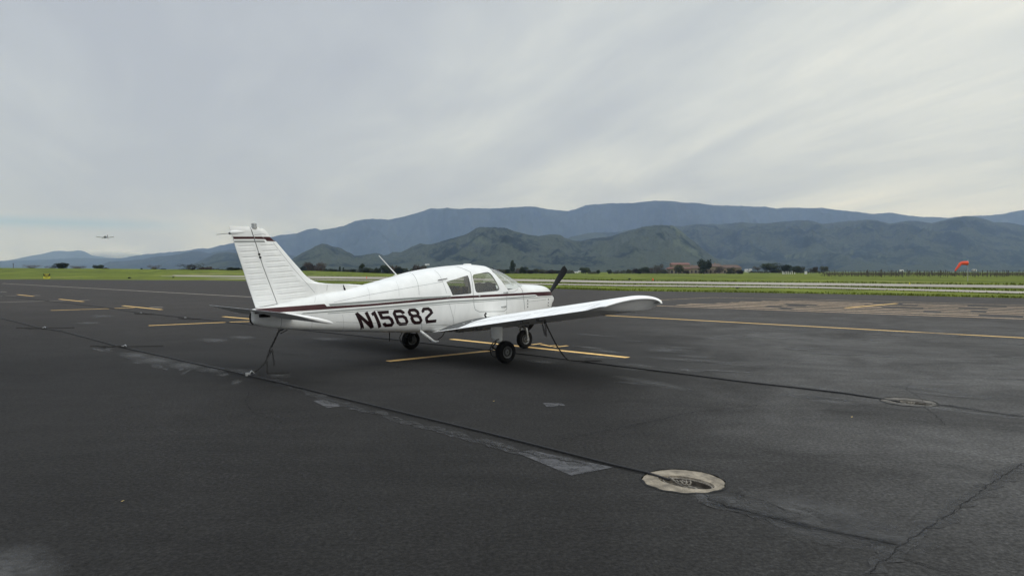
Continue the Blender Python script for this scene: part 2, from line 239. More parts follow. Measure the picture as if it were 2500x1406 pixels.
rear_poly = rounded(T['rear_win'], .02, 3); door_poly = rounded([(.087,1.585),(.56,1.655),(.735,1.31),(.69,1.275),(.10,1.245)][:0] or [(.075,1.59),(.565,1.655),(.735,1.275),(.085,1.243)], .085, 6)
screen_poly = [(.665,1.645),(.945,1.283),(1.10,1.30),(1.60,1.380),(1.66,1.52),(1.2,1.9),(.62,1.9),(.655,1.70)]
tools = [cavo]+[prism(q).build('window_tool', M_trim, plane) for q in (rear_poly, door_poly, screen_poly)]
for t_ in tools:
    md = fus.modifiers.new('cut', 'BOOLEAN'); md.operation = 'DIFFERENCE'; md.solver = 'EXACT'; md.object = t_
bpy.context.view_layer.update()
dg = bpy.context.evaluated_depsgraph_get(); me2 = bpy.data.meshes.new_from_object(fus.evaluated_get(dg)); fus.modifiers.clear(); fus.data = me2
me2.materials.clear(); me2.materials.append(M_white); me2.materials.append(M_trim)
for p in me2.polygons:                      # inner skin of the cabin gets the lining
    c = p.center; yy = fus_y(c.x, min(max(c.z, .55), 1.78))
    r = fus_ring(max(min(c.x,2.4),-4), 48); p.use_smooth = True
    inside = -1.0 < c.x < 1.19 and p.normal.dot(Vector((0, -c.y, 1.05-c.z))) > 0
    p.material_index = 1 if inside else 0
me2.set_sharp_from_angle(angle=R(32))
for t_ in tools: bpy.data.objects.remove(t_)
# ---- things painted or laid on the skin
def skin(x, z, off, sd=1):
    e = .004; y = fus_y(x, z)
    dx = (fus_y(x+e, z)-fus_y(x-e, z))/(2*e); dz = (fus_y(x, z+e)-fus_y(x, z-e))/(2*e)
    n = Vector((-dx, 1, -dz)).normalized()
    return P(x+n.x*off, sd*(y+n.y*off), z+n.z*off)
def resample(pts, step):
    out = [Vector(pts[0])]
    for a, b in zip(pts[:-1], pts[1:]):
        a, b = Vector(a), Vector(b); k = max(1, math.ceil((b-a).length/step))
        for i in range(1, k+1): out.append(a.lerp(b, i/k))
    return out
def ribbon(mb, pts, wd, off=.002, sd=1, step=.03, fn=skin, mitre=True):
    q = resample(pts, step); rows = []
    for i, p in enumerate(q):
        a = (p-q[i-1]).normalized() if i else None; b = (q[i+1]-p).normalized() if i < len(q)-1 else None
        t = ((a or b)+(b or a)).normalized(); nn = Vector((-t.y, t.x)); k = 1
        if a and b: k = 1/max(.5, nn.dot(Vector((-a.y, a.x))))
        rows.append([fn(*(p+nn*wd/2*k), off, sd), fn(*(p-nn*wd/2*k), off, sd)])
    mb.grid(rows, True)
def band(mb, top, bot, off=.002, sd=1, rows=3):
    def ev(pl, x):
        for a, b in zip(pl[:-1], pl[1:]):
            if a[0] <= x <= b[0]: t = (x-a[0])/max(1e-6, b[0]-a[0]); return a[1]*(1-t)+b[1]*t
        return pl[0][1] if x < pl[0][0] else pl[-1][1]
    n = max(2, int((top[-1][0]-top[0][0])/.03)); g = []
    for i in range(n+1):
        t = i/n; xa = top[0][0]*(1-t)+top[-1][0]*t; xb = bot[0][0]*(1-t)+bot[-1][0]*t
        za, zb_ = ev(top, xa), ev(bot, xb)
        g.append([skin(xa*(1-k/rows)+xb*k/rows, za*(1-k/rows)+zb_*k/rows, off, sd) for k in range(rows+1)])
    mb.grid(g, True)
rt, rb = T['red_top'], T['red_bot']
rt = [(-3.99,1.060)]+[tuple(q) for q in rt[1:]]; rb = [(-4.0,.985)]+[tuple(q) for q in rb[1:]]
mb = MB()
for sd in (1, -1):
    band(mb, rt[:2], [rb[0], (-3.5,1.003), (-2.894,1.024)], sd=sd)
    band(mb, [rt[1], rt[2]], [(-2.894,1.024), (-2.859,1.026)], sd=sd)
    band(mb, rt[2:], [(-2.859,1.026)]+rb[3:8]+[(1.755,1.176),(1.83,1.139),(2.159,1.141)], sd=sd)
    band(mb, [(2.159,1.226),(2.42,1.222)], [(2.159,1.141),(2.42,1.139)], sd=sd)
mb.build('stripe', M_maroon, fus)['label'] = 'maroon side stripe'
mb = MB()
for sd in (1, -1):
    band(mb, T['grey_up_top'], T['grey_up_bot'], sd=sd); band(mb, T['grey_lo_top'], T['grey_lo_bot'], sd=sd)
    ribbon(mb, T['thin_lo'], .010, sd=sd)
mb.build('stripe', M_grey, fus)['label'] = 'grey side stripes'
# ---- registration
H_ = .288; s_ = .027; c_ = .034
def glyph(ch, w):
    l, r, b, t, m = s_, w-s_, s_, H_-s_, H_*.565
    if ch == 'N': return [[(l,0),(l,H_)],[(r,0),(r,H_)],[(l+.004,H_-.02),(r-.004,.02)]]
    if ch == '1': return [[(w-s_,0),(w-s_,H_)],[(w-s_-.01,H_-s_-.004),(-.012,H_*.82)]]
    if ch == '5': return [[(w-.012,t),(l,t),(l,m-.01)],[(l,m+.004),(r-c_,m+.004),(r,m-c_),(r,b+c_),(r-c_,b),(l+c_*.8,b),(l,b+c_*.8),(l,H_*.27)]]
    if ch == '6': return [[(r,H_*.72),(r,t-c_),(r-c_,t),(l+c_,t),(l,t-c_),(l,b+c_),(l+c_,b),(r-c_,b),(r,b+c_),(r,m-c_),(r-c_,m),(l+.02,m)]]
    if ch == '8': return [[(l+c_,m-.01),(l,m-.01+c_),(l,t-c_),(l+c_,t),(r-c_,t),(r,t-c_),(r,m-.01+c_),(r-c_,m-.01)],[(l+c_*.4,m-.01),(r-c_*.4,m-.01)],[(l+c_,m-.01),(l,m-.01-c_),(l,b+c_),(l+c_,b),(r-c_,b),(r,b+c_),(r,m-.01-c_),(r-c_,m-.01)]]
    if ch == '2': return [[(l,H_*.70),(l,t-c_),(l+c_,t),(r-c_,t),(r,t-c_),(r,H_*.64),(l+.012,H_*.34),(l,H_*.24),(l,.0)],[(l,b),(w,b)]]
lay = [('N',-2.24,-2.015),('1',-1.952,-1.878),('5',-1.838,-1.625),('6',-1.578,-1.350),('8',-1.288,-1.072),('2',-1.012,-.797)]
for sd in (1, -1):
    mb = MB()
    for ch, x0, x1 in lay:
        for k, pl in enumerate(glyph(ch, x1-x0)):
            q = []
            for u, v in pl:
                xb = x0+u if sd == 1 else (-3.04-x1)+ (x1-x0) - u + 0
                zb_ = .660+.042*(xb+2.24)
                q.append((xb-v*.503*(1 if sd == 1 else 1), zb_+v))
            ribbon(mb, q, .056, .0022+.0006*k, sd, .025)
    mb.build('registration', M_letter, fus)['label'] = 'dark registration letters reading N15682'
# ---- panel seams
for sd in (1, -1):
    for pts_, wd_ in [(T[k], .006) for k in ('seam_mid','seam_fwd','seam_low','seam_belly','seam_tail')]+[(T['long1'],.005),(T['long2'],.005),(T['cowl_seam'],.012),([(.893,.75),(.893,.86)],.006),([(1.47,1.03),(2.10,1.06)],.006),([(1.38,1.10),(2.36,1.118)],.007),([(.95,1.26),(1.02,1.235),(1.12,1.25),(1.25,1.30)],.006)]:
        mb = MB(); ribbon(mb, pts_, wd_, .0015, sd); mb.build('panel_seam', M_seam, fus)
for sd in (1, -1):
    for q in ([(-3.1,.70),(-3.12,.93)],[(-2.55,.66),(-2.60,.93)],[(-3.05,1.14),(-3.0,1.23)],[(-1.55,1.22),(-1.50,1.48)],[(-2.1,1.17),(-2.05,1.38)],[(-.45,.72),(-.40,1.03)],[(-1.7,.60),(-.6,.56)]): mb = MB(); ribbon(mb, q, .0045, .0012, sd); mb.build('rivet_line', M_riv, fus)
mb = MB(); ribbon(mb, [(-.105,1.758)]+T['door'][1:], .011, .002, 1)
door = mb.build('door', M_seam, fus); door['label'] = 'cabin door outline on the right side'
# door hardware
for x, z in ((.86,1.235),(.80,.955)):
    mb = MB(); a = Vector(skin(x, z, .010)); mb.box(a, (.11,.02,.016)); mb.box(a+Vector((.05,0,0)), (.02,.03,.03)); mb.build('door_hinge', M_alu, fus)
mb = MB(); mb.box(Vector(skin(.17, 1.185, .008)), (.03,.02,.035)); mb.build('door_handle', M_alu, fus)
for x, z in ((1.50,1.06),(1.50,.99),(1.50,.93),(2.18,1.06),(2.18,.99),(2.18,.93)): mb = MB(); mb.box(Vector(skin(x, z, .006)), (.018,.012,.03)); mb.build('cowl_latch', M_seam, fus)
mb = MB(); mb.tube([skin(-.72,1.485,.02), skin(-.52,1.515,.02)], .008, 6); mb.build('air_vent', M_dkmetal, fus)
# rounded roof vent, antenna, fin shaped aerial
mb = MB(); mb.lathe(P(.33,0,1.785), (0,0,1), [(0,.085),(.02,.08),(.028,.06),(.03,0)], 20); mb.build('roof_vent', M_white, fus)
mb = MB(); mb.tube([P(-1.315,0,1.56),P(-1.36,0,1.62),P(-1.705,0,1.944)], [.022,.012,.006], 8); mb.box(P(-1.32,0,1.582), (.12,.03,.02)); mb.build('antenna', M_white, fus)
mb = MB(); mb.tube([P(-2.42,.06,1.335),P(-2.45,.055,1.425)], [.018,.004], 6); mb.build('antenna', M_black, fus)['label'] = 'short black blade aerial'
mb = MB(); mb.tube([P(-1.487,0,.56),P(-1.488,0,.38)], .009, 6); mb.build('antenna', M_black, fus)['label'] = 'thin black rod aerial under the belly'
mb = MB(); mb.tube([P(-.30,.1,.50),P(-.36,.1,.41),P(-.50,.12,.345),P(-.62,.14,.335),P(-.75,.2,.36)], .007, 6); mb.build('antenna_wire', M_black, fus)
mb = MB(); mb.tube([P(-1.08,.40,.57),P(-1.06,.45,.535),P(-.855,.45,.392)], .024, 8); mb.tube([P(-.87,.45,.40),P(-.77,.45,.356)], .016, 8); mb.box(P(-.80,.47,.37), (.09,.10,.018)); mb.build('boarding_step', M_white, fus)
# ---- glazing
def bil(poly4, nx, nz, off, sd):
    a, b, c, d = [Vector(p) for p in poly4]
    return [[skin(*((a.lerp(b, i/nx)).lerp(d.lerp(c, i/nx), j/nz)), off, sd) for j in range(nz+1)] for i in range(nx+1)]
for sd, side_ in ((1, 'right'), (-1, 'left')):
    m = MB(); m.grid(bil([(-.60,1.485),(.01,1.61),(.01,1.21),(-.50,1.19)], 12, 10, -.012, sd)); o = m.build('cabin_window', M_glass, fus)
    m = MB(); m.grid(bil([(.05,1.62),(.59,1.68),(.765,1.26),(.05,1.225)], 12, 10, -.012, sd)); m.build('cabin_window', M_glass, fus)
m = MB(); rows = []
for i in range(26):
    x = .63+i*(1.64-.63)/25; zt, zb_, zc, w_, nt_, nb_ = sec(x); r = []
    for j in range(33):
        a = R(8)+R(164)*j/32; c, s2 = math.cos(a), math.sin(a)
        r.append(P(x, .982*w_*math.copysign(abs(c)**(2/nt_), c), zc+(zt-zc)*.982*abs(s2)**(2/nt_)))
    rows.append(r)
m.grid(rows); m.build('windshield', M_wind, fus)
m = MB(); m.tube([P(x, 0, sec(x)[0]-.012) for x in [.66+i*.0475 for i in range(21)]], .014, 6); m.build('windshield_post', M_white, fus)
# seats, panel, screens hung behind the door glass
def seat(x, y, zt, z0=.70):
    m = MB(); m.box(P(x+.16, y, z0+.08), (.44,.42,.16)); 
    q = [P(x-.10, y, z0+.04), P(x-.16, y, (z0+zt)/2), P(x-.22, y, zt)]
    rows = []
    for k in range(9):
        t = k/8; zz = z0+.05+(zt-z0-.05)*t; hw = .20*(1-.35*max(0, (t-.75)/.25)**2); xx = x-.06-.16*t
        rows.append([P(xx+.05, -hw+y, zz), P(xx+.06, y, zz), P(xx+.05, hw+y, zz), P(xx-.05, hw+y, zz), P(xx-.06, y, zz), P(xx-.05, -hw+y, zz)])
    m.grid(rows, True, True); m.add(rows[-1], [list(range(6))]); m.add(rows[0], [list(range(6))[::-1]]); return m
for x, y, zt in ((.38,-.24,1.36),(.38,.24,1.36),(-.42,-.24,1.335),(-.42,.24,1.335)): seat(x, y, zt).build('seat', M_seat, fus)
m = MB(); m.box(P(1.06,0,1.10), (.10,.92,.34)); m.box(P(1.14,0,1.285), (.26,.86,.02)); m.build('instrument_panel', M_seat, fus)
for y in (-.47,.47): m = MB(); m.box(P(.03,y*.93,1.27), (.035,.03,.56)); m.build('cabin_pillar', M_trim, fus)
m = MB(); rr = []
for i in range(13):
    x = .09+.62*i/12; top = 1.475-.0*i if 1 else 0; top = 1.445-.03*abs(i-8)/8-.012*math.sin(i*1.3)
    rr.append([P(x, .455+.012*math.sin(i*1.7), 1.16), P(x, .45, 1.32), P(x, .425, top)])
m.grid(rr); m.build('sun_screen', M_shade, fus)
# ---- fin and rudder
def lin(tab, z):
    for a, b in zip(tab[:-1], tab[1:]):
        if a[0] <= z <= b[0]: t = (z-a[0])/(b[0]-a[0]); return a[1]*(1-t)+b[1]*t
    return tab[0][1] if z < tab[0][0] else tab[-1][1]
TE = [(1.067,-3.96),(1.448,-4.088),(1.751,-4.182),(2.032,-4.275),(2.121,-4.30),(2.247,-4.336),(2.366,-4.379)]
HL = [(1.0,-3.585),(1.136,-3.629),(1.74,-3.855),(2.195,-3.996),(2.36,-4.05)]
LE = [(1.0,-1.7),(1.40,-1.80),(1.436,-2.30),(1.442,-2.56),(1.452,-2.753),(1.468,-2.88),(1.485,-2.945),(1.515,-3.01),(1.552,-3.073),(1.62,-3.15),(1.696,-3.217),(1.80,-3.315),(1.937,-3.44),(2.14,-3.621),(2.152,-3.655),(2.216,-3.725),(2.28,-3.765),(2.32,-3.800),(2.345,-3.845),(2.358,-3.93)]
def fin_t(x, z, groove=True):
    le, te, hl = lin(LE, z), lin(TE, z), lin(HL, z); tm = .058-.020*(z-1.0)/1.35
    dl = max(0, le-x); t = tm*min(1, (dl/.22))**.5 if dl < .22 else tm
    if x < hl+.15: t = tm*(1-.80*min(1, (hl+.15-x)/(hl+.15-te)))
    if z > 2.28: t *= max(.12, 1-((z-2.28)/.085)**2*.8)
    if groove:
        for k in range(12):
            zc_ = 2.055-.0893*k+.075*(x+4.1) if x < hl else 2.075-.0893*k+.075*(x+3.75)
            if x < hl: a, b = te+.035, hl-.03
            else: a, b = hl+.045, -3.66+.72*(2.08-z)-.0
            if k == 11 and x > hl: continue
            if a < x < b and abs(z-zc_) < .034:
                e = min(1, (x-a)/.03, (b-x)/.03); d = (z-zc_)/.0085; t -= .0105*e*math.exp(-d*d)
    return max(t, .0025)
def fin_mesh(xa, xb, zs, nx):
    """xa, xb: functions of z (rear and front edge)"""
    m = MB(); rr = []
    for z in zs:
        a, b = xa(z), xb(z); us = [i/nx for i in range(nx+1)]
        row = [P(a+(b-a)*(1-(1-u)**1.6), fin_t(a+(b-a)*(1-(1-u)**1.6), z), z) for u in us]; row2 = [(p[0], -p[1], p[2]) for p in row[::-1]]
        rr.append(row+row2)
    m.grid(rr, True, True); n = len(rr[0])
    for r in (rr[0], rr[-1]): m.add(r, [(i, i+1, n-2-i, n-1-i) for i in range(n//2-1)], True)
    return m
zs = [1.0+.004*i for i in range(340)]
fin = fin_mesh(lambda z: lin(HL, z)+.006, lambda z: lin(LE, z), [z for z in zs if z < 2.358], 70).build('fin', M_white, plane, 60)
rud = fin_mesh(lambda z: lin(TE, z) if z > 1.07 else -3.96, lambda z: lin(HL, z)-.006, [1.078+.004*i for i in range(322)], 34)
# the rudder's lower edge rises towards the hinge
rud.v = [(x, y, max(z, 1.073+.19*(x+3.96))) for x, y, z in rud.v]
rud = rud.build('rudder', M_white, plane, 60)
def fin_skin(x, z, off, sd=1): return P(x, sd*(fin_t(x, z, False)+off), z)
def fin_patch(mb, quad, off, sd, nx=8):
    a, b, c, d = [Vector(q) for q in quad]
    mb.grid([[fin_skin(*((a.lerp(b, i/nx)).lerp(d.lerp(c, i/nx), j/3)), off, sd) for j in range(4)] for i in range(nx+1)])
for part, obj_ in (('r', rud), ('f', fin)):
    m = MB(); g = MB()
    for sd in (1, -1):
        if part == 'r':
            fin_patch(m, [(-4.318,2.197),(-4.003,2.208),(-3.992,2.172),(-4.306,2.160)], .0015, sd); fin_patch(g, [(-4.30,2.134),(-3.985,2.144),(-3.979,2.118),(-4.292,2.106)], .0015, sd)
        else:
            fin_patch(m, [(-3.992,2.208),(-3.735,2.214),(-3.70,2.172),(-3.981,2.172)], .0015, sd, 16)
            fin_patch(m, [(-3.815,2.174),(-3.70,2.174),(-3.655,2.142),(-3.79,2.142)], .0015, sd, 16)
            fin_patch(g, [(-3.975,2.146),(-3.83,2.148),(-3.82,2.122),(-3.967,2.120)], .0015, sd)
    if part == 'f':   # wraps round the leading edge
        rows = []
        for k in range(6):
            z = 2.212-.070*k/5; le = lin(LE, z); rows.append([P(le-.0*j+.002-abs(j-4)**2*.0028, (j-4)/4*(fin_t(le-.045, z, False)+.002), z) for j in range(9)])
        m.grid(rows)
    m.build('stripe', M_maroon, obj_); g.build('stripe', M_grey, obj_)['label'] = 'thin grey stripe'
for sd in (1, -1):
    for q in ([(-3.68,2.12),(-3.34,1.70),(-2.98,1.30)],[(-2.76,1.33),(-2.75,1.43)],[(-3.99,2.235),(-3.85,2.255),(-3.80,2.245)]):
        mb = MB(); ribbon(mb, q, .006, .001, sd, .03, fin_skin); mb.build('panel_seam', M_seam, fin)
mb = MB(); hp = [P(lin(HL, z), 0, z) for z in [1.12+.05*i for i in range(25)]]; mb.tube(hp, .022, 6)
for z in (1.93, 1.88): mb.box(P(lin(HL, z)-.002,.03,z), (.03,.03,.03))
mb.build('rudder_hinge', M_black, fin)
mb = MB(); mb.lathe(P(-3.98,0,2.34), (0,0,1), [(0,.045),(.03,.045),(.032,.036),(.05,.036),(.052,.042),(.075,.040),(.082,.025),(.084,0)], 18); mb.build('beacon_light', M_alu, fin)
mb = MB(); mb.lathe(P(-4.335,0,2.262), (1,-.0,.09), [(-.03,0),(-.025,.022),(0,.032),(.08,.034),(.2,.024),(.28,.006)], 14); mb.build('tail_light_housing', M_white, rud)
mb = MB(); mb.tube([P(-4.35,0,2.25),P(-4.56,.0,2.222)], .004, 5); mb.box(P(-4.36,0,2.245), (.03,.03,.03)); mb.build('static_wick', M_dkmetal, rud)
# black gap strip behind the tail cone
mb = MB(); mb.tube([P(-4.045,0,1.0),P(-4.058,0,.93),P(-4.05,0,.86),P(-4.01,0,.82)], .014, 6); mb.build('tail_gap', M_black, fus)
# ---- stabilator
def stab_sec(y, sc=1.0, ch0=-.10, ch1=.66, n=22):
    """section turned about the hinge; sc scales thickness"""
    out = []; cc, sn = math.cos(R(13.5)), math.sin(R(13.5))
    def pt(u, s):
        xr = ch1+(ch0-ch1)*u; t = .76*5*.080*(.2969*math.sqrt(u)-.126*u-.3516*u*u+.2843*u**3-.1015*u**4)*sc+.0012
        xx = -3.52-ch1+xr+.095; xl = xx-(-3.80); zz = s*t
        return P(-3.80+xl*cc+zz*sn, y, .982-xl*sn+zz*cc)
    for i in range(n+1): out.append(pt((i/n)**1.6, 1))
    for i in range(n, 0, -1): out.append(pt((i/n)**1.6, -1))
    return out
ys = [-1.50+3.0*i/30 for i in range(31)]
mb = MB(); rr = []
for k, y in ((6,1.565),(5,1.56),(4,1.55),(3,1.54),(2,1.525),(1,1.51)):
    q = (7-k)/7; rr.append(stab_sec(-y, math.sqrt(max(.02,1-(k/6.4)**2)), -.10+.012*k, .66-.02*k**1.3))
rr += [stab_sec(y) for y in ys]+[[(p[0], -p[1], p[2]) for p in r] for r in rr[::-1]]
mb.grid(rr, True, True)
for r in (rr[0], rr[-1]):
    n = len(r); c = [sum(p[i] for p in r)/n for i in range(3)]; mb.add(list(r)+[c], [(i, (i+1) % n, n) for i in range(n)], True)
stab = mb.build('stabilator', M_wing, plane, 50)
mb = MB(); mb.box(P(-3.87,.12,.955), (.16,.06,.05)); mb.build('stabilator_fitting', M_black, plane)
# ---- wings
def te_z(y): return .572+(y-.7)*.1483
def le_z(y): return .640+(y-.7)*.1400
def airfoil(u):
    t = .15*(1-.0)*5*(.2969*math.sqrt(u)-.126*u-.3516*u*u+.2843*u**3-.1036*u**4)*1.0
    cb = .026*(4*u*(1-u))**1.0
    return cb+t, cb-t
def wing_pt(x, y, up=True, off=0):
    u = (.80-x)/1.61; u = min(1, max(0, u)); a, b = airfoil(u); z0 = le_z(y)*(1-u)+te_z(y)*u
    return z0+1.61*(a if up else b)+off
def wing_sec(y, n=26):
    lo = .80; hi = -.81; k = 0; tz = 0
    if y > 4.22: k = min(1, ((y-4.22)/.27))**1.35
    if y > 4.30: lo = .80-.20*((y-4.30)/.19)**2.6; hi = -.81+.10*((y-4.30)/.19)**1.2
    if y > 4.22: tz = .030*min(1, (y-4.22)/.2)
    top, bot = [], []
    for i in range(n+1):
        u = (i/n)**1.5; x = lo+(hi-lo)*u; a, b = airfoil(u); z0 = le_z(y)*(1-u)+te_z(y)*u+tz*u
        kt = max(0, (y-4.2)/.29)**2.2; zt_ = z0+1.61*a*(1-.46*kt); zb_ = z0+1.61*b; zb_ = zb_*(1-k)+(zt_-.012)*k
        top.append(P(x, y, zt_)); bot.append(P(x, y, zb_))
    return top+bot[::-1]
wy = [.38+(4.2-.38)*i/18 for i in range(19)]+[4.2+.29*i/14 for i in range(1, 15)]
for sd, nm in ((1, 'right'), (-1, 'left')):
    mb = MB(); rr = [wing_sec(y) for y in wy]
    if sd < 0: rr = [[(p[0], -p[1], p[2]) for p in r] for r in rr]
    mb.grid(rr, True, True); n = len(rr[0]); r = rr[-1]; mb.add(r, [(i, i+1, n-2-i, n-1-i) for i in range(n//2-1)], True)
    wing = mb.build('wing', M_wing, plane, 40); wing['label'] = nm+' wing'
    def wtop(x, y, off, s2=1): return P(x, sd*y, wing_pt(x, y)+off)
    m = MB(); ribbon(m, [(-.50,1.16),(-.50,2.72)], .014, .002, 1, .1, wtop); ribbon(m, [(-.50,2.72),(-.81,2.72)], .007, .002, 1, .05, wtop); m.build('flap_gap', M_seam, wing)
    m = MB(); ribbon(m, [(-.48,2.76),(-.48,4.18),(-.80,4.20)], .008, .002, 1, .1, wtop); m.build('aileron_gap', M_seam, wing)
    m = MB(); m.grid([[wtop(-.77+1.05*i/14, .50+(.63+.02*math.sin(i))*j/6, .004) for j in range(7)] for i in range(15)]); m.build('walkway', M_walk, wing)
    for x in (-.5,-.3,.0): m = MB(); m.lathe(wtop(x, .95, .004), (0,0,1), [(0,.03),(.004,.03),(.005,0)], 10); m.build('walkway_cap', M_white, wing)
    for y in (1.55,1.95,2.35,2.75,3.15,3.55,3.95):
        m = MB(); ribbon(m, [(-.46,y),(.55,y)], .006, .0015, 1, .05, wtop); m.build('rivet_line', M_riv, wing)
    m = MB(); ribbon(m, [(.30,1.2),(.30,4.2)], .006, .0015, 1, .2, wtop); m.build('rivet_line', M_riv, wing)
    m = MB(); m.lathe(wtop(.42, 2.35, -.005), (0,0,1), [(0,.045),(.022,.045),(.026,.03),(.027,0)], 16); m.build('fuel_cap', M_white, wing)
    m = MB(); a = Vector(wtop(-.10, 1.10, 0)); m.tube([a, a+Vector((-.03,0,.06)), a+Vector((-.0,0,.085))], [.018,.016,.022], 8); m.build('grab_knob', M_dkmetal, wing)
    for y, L_ in ((1.02,.05),(1.56,.04),(2.74,.05),(3.1,.03)):
        m = MB(); a = Vector(P(-.72, sd*y, te_z(y)-.03)); m.box(a, (.05,.018,L_)); m.tube([a+Vector((-.02,0,-.02)), a+Vector((.16,0,-.03))], .008, 6); m.build('flap_hinge', M_hinge, wing)
    m = MB(); m.tube([P(-.30,sd*2.85,wing_pt(-.3,2.85,False)+.02), P(-.30,sd*2.85,wing_pt(-.3,2.85,False)-.05)], .008, 6); m.build('tie_down_ring', M_dkmetal, wing)
    m = MB(); m.lathe(P(.60,sd*4.40,1.190), (.75,-sd*.65,0), [(-.05,.035),(0,.034),(.03,.024),(.04,0)], 14); m.build('wing_tip_light', M_alu, wing)
# ---- undercarriage
def wheel(x, y, z, r, wd, nm, label, sd):
    t = MB(); h = wd/2; prof = [(-h*.55,r*.50),(-h*.95,r*.62),(-h,r*.78),(-h*.82,r*.93),(-h*.45,r*.99),(0,r),(h*.45,r*.99),(h*.82,r*.93),(h,r*.78),(h*.95,r*.62),(h*.55,r*.50)]
    t.lathe(P(x,y,z), (0,-1,0), prof, 40); ty = t.build('wheel', M_rubber, plane); ty['label'] = label
    k = MB()
    k.lathe(P(x,y,z), (0,-1,0), [(-h*.55,0),(-h*.5,r*.25),(-h*.5,r*.42),(-h*.72,r*.46),(-h*.80,r*.53),(-h*.55,r*.55),(0,r*.5),(h*.55,r*.55),(h*.80,r*.53),(h*.72,r*.46),(h*.45,r*.42),(h*.40,r*.26),(h*.62,r*.22),(h*.66,r*.10),(h*.6,0)], 32); k.build('rim', M_rim, ty)
    d = MB(); d.lathe(P(x,y,z), (0,-1,0), [(h*.50,r*.40),(h*.52,r*.28)], 24); d.lathe(P(x,y,z), (0,-1,0), [(h*.67,0),(h*.675,r*.10)], 16); d.build('hub', M_dkmetal, ty)
    return ty
wheel(0,1.53,.199,.202,.155,'wheel','right main wheel',1); wheel(0,-1.53,.199,.202,.155,'wheel','left main wheel',-1); wheel(1.90,0,.199,.200,.13,'wheel','nose wheel',1)
for sd in (1,-1):
    m = MB(); rows = []
    for z, xa, xb, hw in ((.74,-.26,.05,.055),(.62,-.245,.035,.055),(.46,-.215,.03,.05),(.40,-.15,.03,.045),(.345,-.07,.03,.04)):
        rows.append([P(xa+(xb-xa)*(.5-.5*math.cos(a)), sd*(1.40+hw*math.sin(a)*(1.1 if xa<xb else 1)), z) for a in [2*math.pi*k/20 for k in range(20)]])
    m.grid(rows, True, True); m.add(rows[-1], [list(range(20))]); leg = m.build('gear_leg', M_white, plane)
    m = MB(); m.tube([P(0,sd*1.42,.40),P(0,sd*1.42,.20),P(0,sd*1.50,.20)], .026, 10); m.box(P(-.02,sd*1.40,.22), (.10,.03,.12)); m.build('axle', M_dkmetal, leg)
    m = MB(); m.tube([P(-.09,sd*1.41,.40),P(-.22,sd*1.41,.29)], .014, 6); m.tube([P(-.22,sd*1.41,.29),P(-.06,sd*1.41,.20)], .014, 6); m.build('torque_link', M_dkmetal, leg)
    m = MB(); m.tube([P(-.10,sd*1.46,.43),P(-.16,sd*1.47,.42),P(-.27,sd*1.47,.36),P(-.32,sd*1.47,.27),P(-.29,sd*1.47,.17),P(-.20,sd*1.46,.11),P(-.08,sd*1.45,.10)], .0085, 7); m.build('brake_hose', M_cable, leg)
m = MB()
for s2 in (1,-1):
    q = [P(1.86,s2*.04,.445),P(1.86,s2*.095,.435),P(1.875,s2*.105,.36),P(1.90,s2*.105,.20)]
    m.tube(q, [.03,.03,.026,.022], 8)
m.box(P(1.90,.105,.20), (.05,.02,.05)); fork = m.build('nose_fork', M_alu, plane)
m = MB(); m.tube([P(1.86,0,.44),P(1.90,0,.80)], .034, 12); m.build('nose_strut', M_dkmetal, plane)
m = MB()
for x0, x1 in ((1.60,1.78),(1.72,1.86),(1.86,1.98)): m.tube([P(x0+.02,.06,.55),P(x1-.08,.06,.47)], .012, 6); m.tube([P(x1,.06,.60),P(x0+.08,.06,.46)], .012, 6)
m.tube([P(1.50,.05,.53),P(1.86,.05,.44)], .013, 6); m.build('steering_link', M_dkmetal, plane)
# ---- propeller and spinner
m = MB(); m.lathe(P(2.49,0,1.04), (1,0,0), [(0,.165),(.06,.165),(.14,.14),(.22,.09),(.28,.03),(.295,0)], 28); m.build('spinner', M_white, plane)
m = MB(); hub = Vector(P(2.53,0,1.04)); tip = Vector(P(2.53,.63,1.735)); dr = (tip-hub).normalized(); ax = Vector((1,0,0)); tn = dr.cross(ax).normalized()
for s2 in (1,-1):
    rows = []
    for i in range(15):
        r = .06+.88*i/14; ch = .060+.038*math.sin(min(1, i/8)*math.pi/2)+.012; ch *= 1 if i < 13 else (.93 if i == 13 else .62); pit = R(38)*(1-i/14)+R(8); th = .018*(1-i/18)
        cd = tn*math.cos(pit)*s2+ax*math.sin(pit); nn = cd.cross(dr).normalized()
        rows.append([hub+dr*r*s2+cd*ch*math.cos(a)+nn*th*math.sin(a) for a in [2*math.pi*k/12 for k in range(12)]])
    m.grid(rows, True, True); m.add(rows[-1], [list(range(12))])
m.build('propeller', M_black, plane)
for y in (-.18,.18): m = MB(); m.lathe(P(2.50,y,1.10), (1,0,0), [(0,0),(.006,.07),(.0,.075)], 16); m.build('cowl_inlet', M_black, fus)
m = MB(); m.tube([P(1.75,-.15,.60),P(1.68,-.15,.48)], .03, 10); m.build('exhaust_pipe', M_dkmetal, plane)
